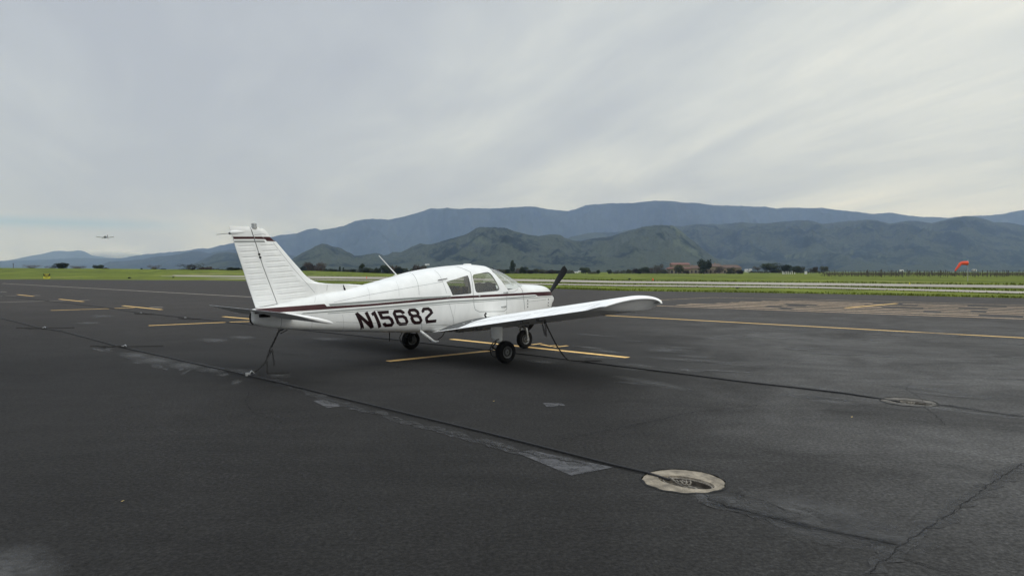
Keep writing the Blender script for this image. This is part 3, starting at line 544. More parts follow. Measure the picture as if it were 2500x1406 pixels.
# ================================================================== GROUND
GP = T['G']
def px2x(px, Y): return (px-1250)/F_PX*Y
def pz(py, Y): return CAM_H-(py-HORIZON)/F_PX*Y
RISE = [(-4000,4.2),(-900,3.8),(0,3.45),(300,3.0),(560,2.4),(740,2.15),(870,1.35),(960,.45),(1060,.05),(1150,0)]
def rise(px):
    for a, b in zip(RISE[:-1], RISE[1:]):
        if a[0] <= px <= b[0]: return a[1]+(b[1]-a[1])*(px-a[0])/(b[0]-a[0])
    return RISE[0][1] if px < RISE[0][0] else 0
def ground_z(X, Y):
    r = math.hypot(X, Y)
    if r < 38: return -.30 if r < 24 else -.30+.27*(r-24)/14
    if Y <= 1: return -.03
    px = 1250+X/Y*F_PX; h = rise(px); t = min(1, max(0, (Y-248)/82)); t = t*t*(3-2*t); t2 = 1-min(1, max(0, (Y-345)/150))
    Y0_ = 165+85*min(1, max(0, (px-250)/100)); t = min(1, max(0, (Y-Y0_)/(330-Y0_)))**1.3 if px < 620 else t
    return -.03+h*t*t2
def node_mat(name):
    m = bpy.data.materials.new(name); m.use_nodes = True; nt = m.node_tree; return m, nt, nt.nodes['Principled BSDF']
def nn(nt, t, **k):
    n = nt.nodes.new(t)
    for a, b in k.items(): setattr(n, a, b)
    return n
def nnoise(nt, src, scale, detail=5, rough=.6, st=None, dist=0):
    if st: mp_ = nn(nt, 'ShaderNodeMapping'); mp_.inputs['Scale'].default_value = st; nt.links.new(src, mp_.inputs[0]); src = mp_.outputs[0]
    n = nn(nt, 'ShaderNodeTexNoise'); n.inputs['Scale'].default_value = scale; n.inputs['Detail'].default_value = detail; n.inputs['Roughness'].default_value = rough; n.inputs['Distortion'].default_value = dist
    nt.links.new(src, n.inputs['Vector']); return n.outputs[0]
def nramp(nt, src, stops):
    r = nn(nt, 'ShaderNodeValToRGB'); e = r.color_ramp.elements
    while len(e) < len(stops): e.new(.5)
    for el, (p, c) in zip(e, stops): el.position = p; el.color = (*c, 1)
    nt.links.new(src, r.inputs[0]); return r.outputs[0]
def nmix(nt, f, a, b, mode='MIX'):
    m = nn(nt, 'ShaderNodeMixRGB', blend_type=mode)
    for i, v in enumerate((f, a, b)):
        if isinstance(v, (int, float)): m.inputs[i].default_value = v
        elif isinstance(v, tuple): m.inputs[i].default_value = (*v, 1)
        else: nt.links.new(v, m.inputs[i])
    return m.outputs[0]
def nmath(nt, op, a, b=None, clamp=False):
    n = nn(nt, 'ShaderNodeMath', operation=op, use_clamp=clamp)
    for i, v in enumerate((a, b)):
        if v is None: continue
        if isinstance(v, (int, float)): n.inputs[i].default_value = v
        else: nt.links.new(v, n.inputs[i])
    return n.outputs[0]
g3 = lambda v: (v, v, v)
# asphalt: fine aggregate, broad tone changes, paler worn areas, drag streaks along the ramp
def asphalt(name, worn=0.0):
    m, nt, b = node_mat(name); t = nn(nt, 'ShaderNodeTexCoord').outputs['Object']
    broad = nnoise(nt, t, .13, 4, .5); mid = nnoise(nt, t, .45, 9, .72, dist=.9); fine = nnoise(nt, t, 30, 6, .85); streak = nnoise(nt, t, 1.0, 6, .7, st=(.5, 3.0, 1)); blot = nnoise(nt, t, 2.6, 8, .75, dist=1.2)
    base = nramp(nt, broad, [(.30,(.0175,.0170,.0165)),(.50,(.0215,.0208,.0202)),(.70,(.0260,.0250,.0242))])
    sp = nn(nt, 'ShaderNodeSeparateXYZ'); nt.links.new(t, sp.inputs[0])
    # the surface is more worn and paler towards the pots on the right; far off, grazing sheen is painted in as brown-grey
    wr = nmath(nt, 'MULTIPLY', nmath(nt, 'ADD', nmath(nt, 'ADD', sp.outputs[0], nmath(nt, 'MULTIPLY', sp.outputs[1], -.10)), -.1), .24, True); far_sheen = nmath(nt, 'MULTIPLY', nmath(nt, 'ADD', sp.outputs[1], -13.0), .05, True)
    wmask = nmath(nt, 'MULTIPLY', wr, nramp(nt, mid, [(.28,g3(.25)),(.72,g3(1))]))
    c = nmix(nt, wmask, base, (.108,.106,.103))
    c = nmix(nt, nmath(nt, 'MULTIPLY', far_sheen, .75), c, (.050,.045,.041))
    c = nmix(nt, .75, c, nramp(nt, mid, [(.32,g3(.78)),(.5,g3(1)),(.68,g3(1.22))]), 'MULTIPLY')
    c = nmix(nt, .55, c, nramp(nt, streak, [(.30,g3(.80)),(.5,g3(1)),(.70,g3(1.22))]), 'MULTIPLY')
    c = nmix(nt, .55, c, nramp(nt, blot, [(.30,g3(.78)),(.5,g3(1)),(.72,g3(1.35))]), 'MULTIPLY')
    c = nmix(nt, .95, c, nramp(nt, fine, [(.32,g3(.25)),(.5,g3(.95)),(.62,g3(1.7)),(.72,g3(2.6))]), 'MULTIPLY')
    if worn: c = nmix(nt, worn, c, (.14,.14,.145))
    nt.links.new(c, b.inputs['Base Color']); b.inputs['Roughness'].default_value = .85; b.inputs['Specular IOR Level'].default_value = .14
    bp = nn(nt, 'ShaderNodeBump'); bp.inputs['Strength'].default_value = .55; bp.inputs['Distance'].default_value = .012; nt.links.new(nnoise(nt, t, 70, 3, .7), bp.inputs['Height']); nt.links.new(bp.outputs[0], b.inputs['Normal'])
    return m, nt, b, c
M_asph = asphalt('asphalt')[0]
# markings and stains with worn, broken edges
def worn_mat(name, col, thr=.42, scale=9, soft=.12, rough=.7, edge=False):
    m, nt, b = node_mat(name); t = nn(nt, 'ShaderNodeTexCoord')
    b.inputs['Roughness'].default_value = rough; b.inputs['Specular IOR Level'].default_value = .25
    nt.links.new(nmix(nt, .6, tuple(col), nramp(nt, nnoise(nt, t.outputs['Object'], 14, 4), [(.3,g3(.6)),(.7,g3(1.25))]), 'MULTIPLY'), b.inputs['Base Color'])
    a = nramp(nt, nnoise(nt, t.outputs['Object'], scale, 6, .7), [(thr-soft,g3(0)),(thr+soft,g3(1))])
    if edge:
        uv = nn(nt, 'ShaderNodeUVMap').outputs[0]; sp = nn(nt, 'ShaderNodeSeparateXYZ'); nt.links.new(uv, sp.inputs[0])
        a = nmath(nt, 'MULTIPLY', a, nmath(nt, 'POWER', sp.outputs[0], .8), True)
    nt.links.new(a, b.inputs['Alpha']); return m
M_yel = worn_mat('yellow_line_paint', (.85,.55,.20), .25, 10, .08)
M_pale = worn_mat('faded_line_paint', (.50,.44,.37), .34, 8, .12)
M_tan = worn_mat('tan_line_paint', (.52,.38,.25), .36, 4, .22)
M_stain = worn_mat('mineral_stain', (.125,.125,.125), .48, 9, .28, edge=True)
M_crack = worn_mat('crack_filler', (.008,.008,.009), .38, 12, .15, .8)
M_patch = worn_mat('patched_asphalt', (.085,.085,.09), .36, 9, .22)
m_, nt, b = node_mat('concrete_strip'); t = nn(nt, 'ShaderNodeTexCoord').outputs['Object']
nt.links.new(nmix(nt, .7, nramp(nt, nnoise(nt, t, .08, 5), [(.3,(.25,.225,.185)),(.7,(.38,.35,.29))]), nramp(nt, nnoise(nt, t, 1.2, 5, .6, st=(.2,1,1)), [(.3,g3(.8)),(.7,g3(1.15))]), 'MULTIPLY'), b.inputs['Base Color']); b.inputs['Roughness'].default_value = .9; M_strip = m_
# grass
def grass_mat(name, bright=1.0):
    m, nt, b = node_mat(name); t = nn(nt, 'ShaderNodeTexCoord').outputs['Object']
    a = nnoise(nt, t, .035, 5, .6, st=(1,.35,1)); c2 = nnoise(nt, t, .22, 6, .65, st=(1,.5,1)); f = nnoise(nt, t, 2.2, 4, .7)
    c = nramp(nt, a, [(.30,(.075*bright,.092*bright,.012)),(.45,(.105*bright,.135*bright,.014)),(.60,(.135*bright,.165*bright,.020)),(.72,(.20*bright,.185*bright,.075))])
    c = nmix(nt, .75, c, nramp(nt, c2, [(.32,g3(.38)),(.5,g3(1)),(.68,g3(1.5))]), 'MULTIPLY'); c = nmix(nt, .6, c, nramp(nt, f, [(.3,g3(.55)),(.7,g3(1.4))]), 'MULTIPLY')
    nt.links.new(c, b.inputs['Base Color']); b.inputs['Roughness'].default_value = .9; b.inputs['Specular IOR Level'].default_value = .1
    bp = nn(nt, 'ShaderNodeBump'); bp.inputs['Strength'].default_value = .8; bp.inputs['Distance'].default_value = .25; nt.links.new(c2, bp.inputs['Height']); nt.links.new(bp.outputs[0], b.inputs['Normal']); return m
M_grass = grass_mat('grass_field', .95)
# one terrain sheet out to the foot of the hills
mb = MB(); rows = []
def axis(vals): return vals
Ys = [-60,-30,-24,-16,-8,0,6,12,18,24,30,36,42,48,56,66,80,100,120,140,160,175,190,205,220,235,250,265,280,295,310,325,335,345,360,380,400,430,460,500,560,650,800,1100,1600,2600,5000,9000,13500,19500]
Us = [-1.6,-1.3,-1.1,-1,-.9,-.8,-.72,-.66,-.6,-.54,-.48,-.42,-.36,-.3,-.26,-.22,-.18,-.14,-.1,-.05,0,.06,.12,.2,.3,.4,.5,.6,.7,.8,.95,1.1,1.3,1.6]
for Y in Ys:
    s = max(40, abs(Y)*1.0+30); rows.append([(u*s, Y, ground_z(u*s, Y)) for u in Us])
mb.grid(rows); tag(mb.build('grass_field', M_grass, sharp=0), kind='structure')
# ramp sheet with two holes for the tie down pots
POT1, POT2 = (1.355, 5.47), (5.035, 8.80); PR = .325
bm = bmesh.new()
def loop(pts):
    vs = [bm.verts.new((x, y, 0)) for x, y in pts]
    for i in range(len(vs)): bm.edges.new((vs[i], vs[(i+1) % len(vs)]))
random.seed(5)
edge = []
eg = [Vector(p) for p in GP['edge']]
for a, b_ in zip(eg[:-1], eg[1:]):
    k = max(1, int((b_-a).length/1.2))
    for i in range(k): p = a.lerp(b_, i/k); edge.append((p.x+random.uniform(-.1,.1), p.y+random.uniform(-.16,.16)))
edge.append(tuple(eg[-1]))
loop(edge+[(edge[-1][0]+20,-30),(-160,-30),(edge[0][0]-60,60)])
for (cx_, cy_) in (POT1, POT2): loop([(cx_+PR*math.cos(2*math.pi*k/40), cy_+PR*math.sin(2*math.pi*k/40)) for k in range(40)])
bmesh.ops.triangle_fill(bm, use_beauty=True, use_dissolve=False, edges=bm.edges[:])
for f in bm.faces:
    if f.normal.z < 0: f.normal_flip()
me = bpy.data.meshes.new('apron'); bm.to_mesh(me); bm.free(); me.materials.append(M_asph)
apron = bpy.data.objects.new('apron', me); SC.collection.objects.link(apron); tag(apron, kind='structure')
def strip_poly(far, near, z, name, m):
    mb = MB(); n = 60; rr = []
    def at(pl, t):
        L_ = (len(pl)-1)*t; i = min(int(L_), len(pl)-2); return Vector(pl[i]).lerp(Vector(pl[i+1]), L_-i)
    for i in range(n+1):
        a, b_ = at(far, i/n), at(near, i/n); wv = (b_-a).normalized()*(.012*a.length*noise.noise(Vector((i*.9, 3, z)))*.35) if (b_-a).length else Vector((0,0)); a = a+wv; b_ = b_+wv*.6; rr.append([(*a.lerp(b_, j/2), ground_z(*a.lerp(b_, j/2))+z) for j in range(3)])
    mb.grid(rr); return tag(mb.build(name, m), kind='structure')
strip_poly(GP['s1far'], GP['s1near'], .05, 'runway', M_strip); strip_poly(GP['s2far'], GP['s2near'], .05, 'taxiway', M_strip)
def flat_line(mb, pts, wd, z, jit=0, step=.5):
    q = resample([(p[0], p[1]) for p in pts], step); rr = []
    for i, p in enumerate(q):
        t = (q[min(i+1, len(q)-1)]-q[max(i-1, 0)]).normalized(); nn_ = Vector((-t.y, t.x)); o = nn_*random.uniform(-jit, jit); w_ = wd*(random.uniform(.5, 1.3) if jit else 1)
        if jit and i in (0, len(q)-1): w_ = .002
        rr.append([(*(p+o+nn_*w_/2), z), (*(p+o-nn_*w_/2), z)])
    mb.grid(rr, False)
for pts in T['marks']['y']:
    mb = MB(); flat_line(mb, pts, .17, .004); tag(mb.build('road_marking', M_yel), kind='structure')
for pts in T['marks']['w']:
    mb = MB(); flat_line(mb, pts, .16, .004); tag(mb.build('road_marking', M_pale), kind='structure')
for pts in T['letters']:
    mb = MB(); flat_line(mb, pts, .09, .004, step=.2); tag(mb.build('road_marking', M_yel), kind='structure')
mb = MB(); flat_line(mb, GP['longline'], .20, .004); tag(mb.build('road_marking', M_pale), kind='structure')
mb = MB(); flat_line(mb, GP['rightline'], .17, .004); tag(mb.build('road_marking', M_yel), kind='structure')
# long tan stripes of the painted panel on the right
ht, hb = GP['htop'], GP['hbot']
def along(pl, t):
    i = min(int((len(pl)-1)*t), len(pl)-2); return Vector(pl[i]).lerp(Vector(pl[i+1]), (len(pl)-1)*t-i)
dird = (Vector(hb[-1])-Vector(hb[0])).normalized(); prp = Vector((-dird.y, dird.x))
def panel_pt(s, k):      # s metres along, k metres across from the near line
    p = Vector(hb[0])+dird*s+prp*k; return (p.x, p.y)
mb = MB(); flat_line(mb, [panel_pt(0,0), panel_pt(24,0)], .34, .004); flat_line(mb, GP['htop'], .20, .004); flat_line(mb, GP['hleft'], .15, .004); tag(mb.build('road_marking', M_tan), kind='structure')
mb = MB(); random.seed(11)
for r_ in range(1, 8):
    k = r_*1.42; s = .12*r_*2+random.uniform(0, 1)
    while s < 24:
        ln = random.uniform(2.5, 7); a, b_ = panel_pt(s, k), panel_pt(min(s+ln, 24), k); flat_line(mb, [a, b_], random.uniform(.34, .52), .004); s += ln+random.uniform(.5, 1.8)
tag(mb.build('road_marking', M_tan), kind='structure')
mb = MB(); flat_line(mb, GP['hdiag'], .22, .0075); tag(mb.build('road_marking', M_yel), kind='structure')
for k in ('patch1','patch2','patch3'):
    mb = MB(); q = GP[k]; mb.add([(*p, .004) for p in q], [tuple(range(len(q)))[::-1]]); tag(mb.build('asphalt_patch', M_patch), kind='structure')
random.seed(3)
for k, wd, j in (('crack1',.012,.018),('crack2',.008,.012),('crack3',.011,.022),('crack4',.010,.020),('crack5',.008,.014),('crack6',.010,.012),('crack7',.012,.012),('crack8',.018,.03)):
    mb = MB(); flat_line(mb, GP[k], wd, .0082, j, .06 if k != 'crack8' else .15); tag(mb.build('pavement_crack', M_crack), kind='structure')
M_halo = worn_mat('crack_wear', (.062,.062,.063), .53, 11, .25)
for k, wd in (('crack1',.20),('crack3',.16),('crack5',.14),('crack7',.22),('crack7',.10)):
    mb = MB(); flat_line(mb, GP[k], wd, .0056, .05, .12); tag(mb.build('pavement_crack', M_halo), kind='structure')
random.seed(12)
for i in range(16):          # hairline cracks wandering off at random
    x, y = random.uniform(-6, 9), random.uniform(4.5, 20); a = random.choice((-.72, .85))+random.uniform(-.25,.25); q = [(x, y)]
    for k in range(random.randint(4, 9)): a += random.uniform(-.35,.35); x += math.cos(a)*.35; y += math.sin(a)*.35; q.append((x, y))
    mb = MB(); flat_line(mb, q, .007, .0084, .012, .06); tag(mb.build('pavement_crack', M_crack), kind='structure')
# pale mineral blooms on the asphalt: ragged discs that thin out towards the rim
def bloom(x, y, a, b_, rot=0, name='pavement_stain'):
    me = bpy.data.meshes.new(name); vs = [(x, y, .0062)]; fs = []; n = 28
    for k in range(n):
        t = 2*math.pi*k/n; r = 1+.28*noise.noise(Vector((x*3+math.cos(t), y*3+math.sin(t), 0))); u, v = a*r*math.cos(t), b_*r*math.sin(t)
        vs.append((x+u*math.cos(rot)-v*math.sin(rot), y+u*math.sin(rot)+v*math.cos(rot), .0062)); fs.append((0, 1+k, 1+(k+1) % n))
    me.from_pydata(vs, [], fs); uvl = me.uv_layers.new(name='UVMap')
    for lp in me.loops: uvl.data[lp.index].uv = (1 if lp.vertex_index == 0 else 0, 0)
    me.materials.append(M_stain); o = bpy.data.objects.new(name, me); SC.collection.objects.link(o); tag(o, kind='structure')
for x, y, a, b_ in T['stains']: bloom(x, y, a*1.2, b_*1.5, R(-50))
for i in range(14):
    t = i/13; p = along(GP['crack1'], t*.95+.05); bloom(p.x, p.y, .16, .07+.03*math.sin(i), R(-40))
for i in range(12):
    p = along(GP['cabA'], .30+.17*random.random()); bloom(p.x-.30+random.uniform(-.2,.2), p.y-.30+random.uniform(-.2,.2), random.uniform(.15,.6), random.uniform(.04,.12), R(-60+random.uniform(-20,20)))
for i in range(8):
    p = along(GP['crack7'], i/7); bloom(p.x, p.y, .22, .06, R(-45))
for i in range(60): bloom(random.uniform(1,13), random.uniform(8,19), random.uniform(.3,1.1), random.uniform(.08,.25), R(random.uniform(-60,-20)))
# ---- tie down pots
M_conc = mat('pot_concrete', (.25,.215,.165), .9, var=.45, vscale=7, detail=9, bump=.8, bscale=30)
M_conc2 = mat('dirty_pot_concrete', (.12,.11,.095), .9, var=.6, vscale=8, detail=9, bump=.8, bscale=30, stretch=(1,2.4,1))
M_rust = mat('dusty_steel', (.12,.105,.085), .75, .3, var=.4, vscale=18)
M_gap = mat('tar_gap', (.008,.008,.008), .9)
M_hook = mat('worn_hook_metal', (.20,.18,.15), .6, .4, var=.3, vscale=30)
def pot(cx, cy, label, mc):
    o = thing('tie_down_pot', label, 'tie-down', (cx, cy, 0), R(-40), 'tie down pots set in the asphalt')
    mb = MB(); n = 48; rr = []
    def hole(t): return (.03+.225*math.cos(t), -.015+.135*math.sin(t))
    for k in range(n):
        t = 2*math.pi*k/n; hx, hy = hole(t); ox, oy = math.cos(t)*(PR-.008+.008*math.sin(k*1.7)*math.sin(k*.6)), math.sin(t)*(PR-.008+.008*math.sin(k*1.7)*math.sin(k*.6))
        rr.append([(ox, oy, -.05), (ox, oy, .001), (ox*.95, oy*.95, .004), ((ox+hx)/2, (oy+hy)/2, .004+.002*math.sin(k*2.1)), (hx*1.02, hy*1.02, .003), (hx, hy, -.012), (hx*.97, hy*.95, -.075)])
    rr.append(rr[0]); mb.grid(rr); mb.build('concrete_ring', mc, o)
    mb = MB(); mb.grid([[((PR+.008*math.sin(k*1.3)+q_)*math.cos(2*math.pi*k/60), (PR+.008*math.sin(k*1.3)+q_)*math.sin(2*math.pi*k/60), .0095-.006*(q_>0)) for q_ in (-.004,.012)] for k in range(61)]); mb.build('collar_gap', M_gap, o)
    mb = MB(); rr = []
    for f_, z in ((.99,-.02),(.96,-.055),(.8,-.075),(.4,-.085),(.01,-.085)):
        rr.append([(.03+.225*f_*math.cos(2*math.pi*k/n), -.015+.135*f_*math.sin(2*math.pi*k/n), z) for k in range(n)])
    mb.grid(rr, True, True); mb.build('steel_bowl', M_rust, o)
    mb = MB(); mb.tube([(.045+.20*math.cos(2*math.pi*k/32), -.02+.115*math.sin(2*math.pi*k/32), -.010) for k in range(33)], .006, 6, False); mb.build('bowl_rim', M_hook, o)
    mb = MB(); mb.tube([(.02,-.03,-.06),(.06,-.02,-.03),(.12,-.04,-.025),(.17,-.07,-.03),(.20,-.05,-.035),(.19,-.01,-.04)], .011, 8)
    for c in ((-.03,.0,-.012),(.01,-.02,-.004),(.03,.01,-.01)): mb.tube([(c[0]+.028*math.cos(2*math.pi*k/14), c[1]+.020*math.sin(2*math.pi*k/14), c[2]+.012*math.sin(4*math.pi*k/14)) for k in range(15)], .007, 6, False)
    mb.tube([(-.14,.03,.0),(-.05,-.02,-.015),(.04,-.05,-.03),(.14,-.085,-.04)], .008, 6); mb.build('anchor_hook', M_hook, o)
    return o
pot(*POT1, 'nearest round concrete tie-down pot with steel hook, cracks running from it', M_conc); pot(*POT2, 'farther round concrete tie-down pot at the end of the second cable', M_conc2)
# ---- steel cables lying on the ramp
def cable(pts, r, label, end):
    q = [Vector((*p, .014)) for p in pts]; full = []
    for a, b_ in zip(q[:-1], q[1:]):
        k = max(1, int((b_-a).length/.8))
        for i in range(k): p = a.lerp(b_, i/k); full.append((p.x+random.uniform(-.006,.006), p.y+random.uniform(-.006,.006), p.z+random.uniform(0,.006)))
    full.append((q[-1].x, q[-1].y, .016)); full.append((end[0], end[1], .0))
    mb = MB(); mb.tube(full, r, 7); tag(mb.build('tie_down_cable', M_cable), label, 'cable', 'steel cables stretched over the ramp')
cable(GP['cabA'][:-1], .0105, 'black steel cable running past the tail to the nearest concrete pot', (POT1[0]-.10, POT1[1]+.03))
cable(GP['cabB'][:-1], .0115, 'black steel cable running beneath the wing to the farther concrete pot', (POT2[0]-.10, POT2[1]+.03))
# ---- chains
LINKM = None
def chain(mb, pts, L_=.036, wire=.0046):
    q = resample3(pts, L_*.78); n = 10
    for i in range(len(q)-1):
        a, b_ = q[i], q[i+1]; c = (a+b_)/2; t = (b_-a).normalized(); u = t.orthogonal().normalized()
        if i % 2: u = t.cross(u)
        u = (u+Vector((0,0,.2 if i % 2 else -.1))).normalized(); u = (u-t*u.dot(t)).normalized()
        ring = [c+t*(L_/2)*math.cos(2*math.pi*k/n)*1.05+u*.0135*math.sin(2*math.pi*k/n) for k in range(n+1)]
        mb.tube(ring, wire, 5, False)
def resample3(pts, step):
    out = []; pts = [Vector(p) for p in pts]; d = 0; out.append(pts[0]); last = pts[0]
    for a, b_ in zip(pts[:-1], pts[1:]):
        L_ = (b_-a).length; k = max(1, int(L_/ .01))
        for i in range(1, k+1):
            p = a.lerp(b_, i/k)
            if (p-last).length >= step: out.append(p); last = p
    return out
def acw(x, y, z):
    c, s = math.cos(TH), math.sin(TH); return Vector((AX+x*c+y*s, AY+x*s-y*c, z))
def sag(a, b_, d, n=14): return [a.lerp(b_, i/n)-Vector((0,0,d*4*(i/n)*(1-i/n))) for i in range(n+1)]
A0 = Vector((GP['cabA'][4][0], GP['cabA'][4][1], .03))
top1, top2 = acw(-3.58,.03,.735), acw(-3.45,.03,.70); mid = acw(-3.72,-.02,.42); low_ = acw(-3.80,-.02,.20)
mb = MB(); chain(mb, sag(top1, mid+Vector((.012,0,0)), .005)); chain(mb, sag(acw(-3.60,.05,.70), mid, .01)); chain(mb, sag(mid, low_, .0)); chain(mb, sag(mid+Vector((.03,0,-.02)), low_+Vector((.02,0,.05)), .0)); chain(mb, sag(low_, A0, .04)); chain(mb, sag(mid+Vector((.03,0,-.05)), Vector((mid.x+.06, mid.y, .13)), 0)); chain(mb, [low_+Vector((.02,0,0)), Vector((low_.x+.04, low_.y-.05, .02)), Vector((low_.x+.38, low_.y+.05, .015))])
c1 = thing('tie_down_chain', 'doubled dark chain hanging from the tail down to the cable', 'chain', tuple(A0), 0, 'chains tying the plane down')
Mi = Matrix.Translation(-A0)
def local(mb): mb.v = [tuple(Vector(v)-A0) for v in mb.v]; return mb
local(mb).build('chain_links', M_chain, c1)
mb = MB(); mb.tube([top2, top1+Vector((.0,.0,-.09))], .008, 6); mb.tube([acw(-3.50,0,.72), acw(-3.56,.0,.69)], .014, 6); local(mb).build('shackle', M_dkmetal, c1)
mb = MB(); mb.box(A0, (.07,.05,.05), .5); mb.tube([A0+Vector((.02,0,0)), A0+Vector((.05,.03,.05)), A0+Vector((.08,.05,.01))], .012, 6); local(mb).build('hook', M_alu, c1)
B0 = Vector((GP['cabB'][8][0], GP['cabB'][8][1], .03)); topw = acw(-.30,2.85,wing_pt(-.3,2.85,False)-.04)
mb = MB(); g1, g2 = Vector((GP['cabB'][8][0]-.30, GP['cabB'][8][1]+.12, .03)), Vector((.99, 14.2, .30))
q = []
for i in range(19):
    t = i/18; p = topw.lerp(g1, t); p.z = .03+(topw.z-.03)*(1-t)**1.45; q.append(p)
chain(mb, q+[B0]); chain(mb, sag(topw, topw+Vector((.02,0,-.24)), 0)); chain(mb, sag(topw+Vector((-.05,.0,-.02)), topw+Vector((0,.02,-.22)), 0)); 
for k in range(5): chain(mb, [B0+Vector((-.06+.05*k,.02*math.sin(k*2),0)), B0+Vector((-.02+.06*k,-.03*math.cos(k*2),.02)), B0+Vector((.06+.05*k,-.03,0))])
A0 = B0; c2 = thing('tie_down_chain', 'single dark chain slanting from the wing down to the cable', 'chain', tuple(B0), 0, 'chains tying the plane down'); local(mb).build('chain_links', M_chain, c2)
mb = MB(); mb.tube([topw+Vector((0,0,.05)), topw+Vector((-.015,0,-.02)), topw+Vector((.02,0,-.04))], .009, 6); local(mb).build('hook', M_dkmetal, c2)
for i, (ix, lab) in enumerate(((3,'heap of dark chain with a pale hook on the near cable, left of the tail'),(1,'small heap of dark chain on the near cable, close to the left edge'))):
    A0 = Vector((*GP['cabA'][ix], .03)); mb = MB(); o = thing('tie_down_chain', lab, 'chain', tuple(A0), 0, 'loose chains left on the cables')
    random.seed(20+i); u = [A0+Vector((-.75+.12*k+random.uniform(-.04,.04), .10*math.sin(k*1.3)-.02*k, random.uniform(-.01,.01))) for k in range(9)]; chain(mb, u); chain(mb, [v+Vector((.05,.06,.0)) for v in u[2:]]); chain(mb, [A0, A0+Vector((.3,.12,-.01)), A0+Vector((.75,.24,-.01))]); local(mb).build('chain_links', M_chain, o)
    mb = MB(); mb.box(A0, (.05,.035,.03), .4); mb.tube([A0, A0+Vector((.04,.02,.035)), A0+Vector((.08,0,0))], .010, 6); local(mb).build('hook', M_alu, o)
for i, (ix, t, lab) in enumerate(((3,.12,'loose dark chain on the far cable, just left of the rudder'),(2,.3,'loose dark chain on the far cable, beside the middle yellow marks'))):
    p = Vector(GP['cabB'][ix]).lerp(Vector(GP['cabB'][ix+1]), t); A0 = Vector((*p, .03)); mb = MB(); o = thing('tie_down_chain', lab, 'chain', tuple(A0), 0, 'loose chains left on the cables')
    random.seed(40+i); chain(mb, [A0+Vector((-.6+.12*k+random.uniform(-.05,.05), -.06*k+.05*math.sin(k*2), 0)) for k in range(9)], .05, .007); local(mb).build('chain_links', M_chain, o)
    mb = MB(); mb.box(A0+Vector((-.5,.3,.0)), (.06,.05,.04)); local(mb).build('hook', M_alu, o)
# small litter on the asphalt
M_leaf = mat('dry_leaf', (.45,.33,.12), .8, var=.2)
for (px, py), lab in (((292,1228),'tiny yellow leaf lying alone on the dark near asphalt'),((1205,981),'tiny pale scrap on the asphalt below the wing'),((2083,1018+2),'tiny pale scrap on the asphalt left of the farther pot')):
    Y = CAM_H*F_PX/(py-HORIZON); x = px2x(px, Y); mb = MB(); mb.add([(x-.012,Y-.004,.004),(x+.004,Y-.012,.006),(x+.014,Y+.002,.012),(x+.0,Y+.01,.007)], [(0,1,2,3)]); tag(mb.build('leaf', M_leaf), lab, 'leaf', 'scraps lying on the asphalt')
# ---- grass blades along the nearer verges
mb = MB(); random.seed(9)
def verge(p, q, n, wd, hmin, hmax):
    for _ in range(n):
        t = random.random(); k = random.random()**1.5*wd; c = along(p, t); d = along(q, t); e = (d-c); e = e.normalized() if e.length else Vector((0,1)); v = c+e*k
        z = ground_z(v.x, v.y); h = random.uniform(hmin, hmax); a = random.uniform(0, 3.14); u = Vector((math.cos(a), math.sin(a)))*h*.5; l = random.uniform(-.05,.05)
        mb.add([(v.x-u.x, v.y-u.y, z-.02), (v.x+u.x, v.y+u.y, z-.02), (v.x+l, v.y+l, z+h)], [(0,1,2)])
E_ = GP['edge'][3:10]; S2n, S2f, S1n, S1f = GP['s2near'][1:], GP['s2far'][1:], GP['s1near'][2:], GP['s1far'][2:]
verge(E_, S2n, 5200, 5, .05, .16); verge(S2f, S1n, 4500, 7, .08, .20); verge(S2n, E_, 1500, 2, .05, .14); verge(S1f, [(a+ .05*b, b*1.1) for a, b in S1f], 3200, 12, .1, .3)
tag(mb.build('grass', M_grass), 'rough green grass along the runway verges', 'grass', kind='stuff')
# ================================================================== HILLS
def hill_mat(name, dark, light, mix=(.45,.62), sc=.006, clear=None):
    m, nt, b = node_mat(name); t = nn(nt, 'ShaderNodeTexCoord').outputs['Object']
    a = nnoise(nt, t, sc, 6, .62, dist=.7); f = nnoise(nt, t, sc*9, 4, .7)
    sa = nn(nt, 'ShaderNodeAttribute'); sa.attribute_name = 'spur'
    v = nmath(nt, 'ADD', nmath(nt, 'ADD', nmath(nt, 'MULTIPLY', nmath(nt, 'SUBTRACT', a, .5), 1.5), nmath(nt, 'MULTIPLY', nmath(nt, 'SUBTRACT', f, .5), .7)), nmath(nt, 'MULTIPLY', nmath(nt, 'SUBTRACT', sa.outputs['Fac'], .5), .30)); v = nmath(nt, 'ADD', v, .5)  # relief shading painted in along with the vegetation: pale spurs, dark gullies
    c = nramp(nt, v, [(mix[0], dark), (mix[1], light)])
    c = nmix(nt, .8, c, nramp(nt, nnoise(nt, t, sc*22, 4, .75), [(.34,g3(.45)),(.66,g3(1.6))]), 'MULTIPLY')
    c = nmix(nt, nmath(nt, 'MULTIPLY', nramp(nt, nnoise(nt, t, sc*3.2, 5, .75), [(.63,g3(0)),(.70,g3(1))]), .5), c, (.075,.085,.055))
    at_ = nn(nt, 'ShaderNodeAttribute'); at_.attribute_name = 'meadow'
    c = nmix(nt, nmath(nt, 'MULTIPLY', at_.outputs['Fac'], .7), c, (.085,.10,.06))
    nt.links.new(c, b.inputs['Base Color']); b.inputs['Roughness'].default_value = 1; b.inputs['Specular IOR Level'].default_value = 0; return m
MH_near = hill_mat('hill_scrub', (.010,.0145,.011), (.048,.056,.040), (.50,.60), .005)
MH_mid = hill_mat('hill_forest', (.010,.0145,.012), (.040,.047,.032), (.52,.68), .004)
MH_far = hill_mat('mountain_forest', (.010,.014,.013), (.028,.033,.027), (.45,.75), .002)
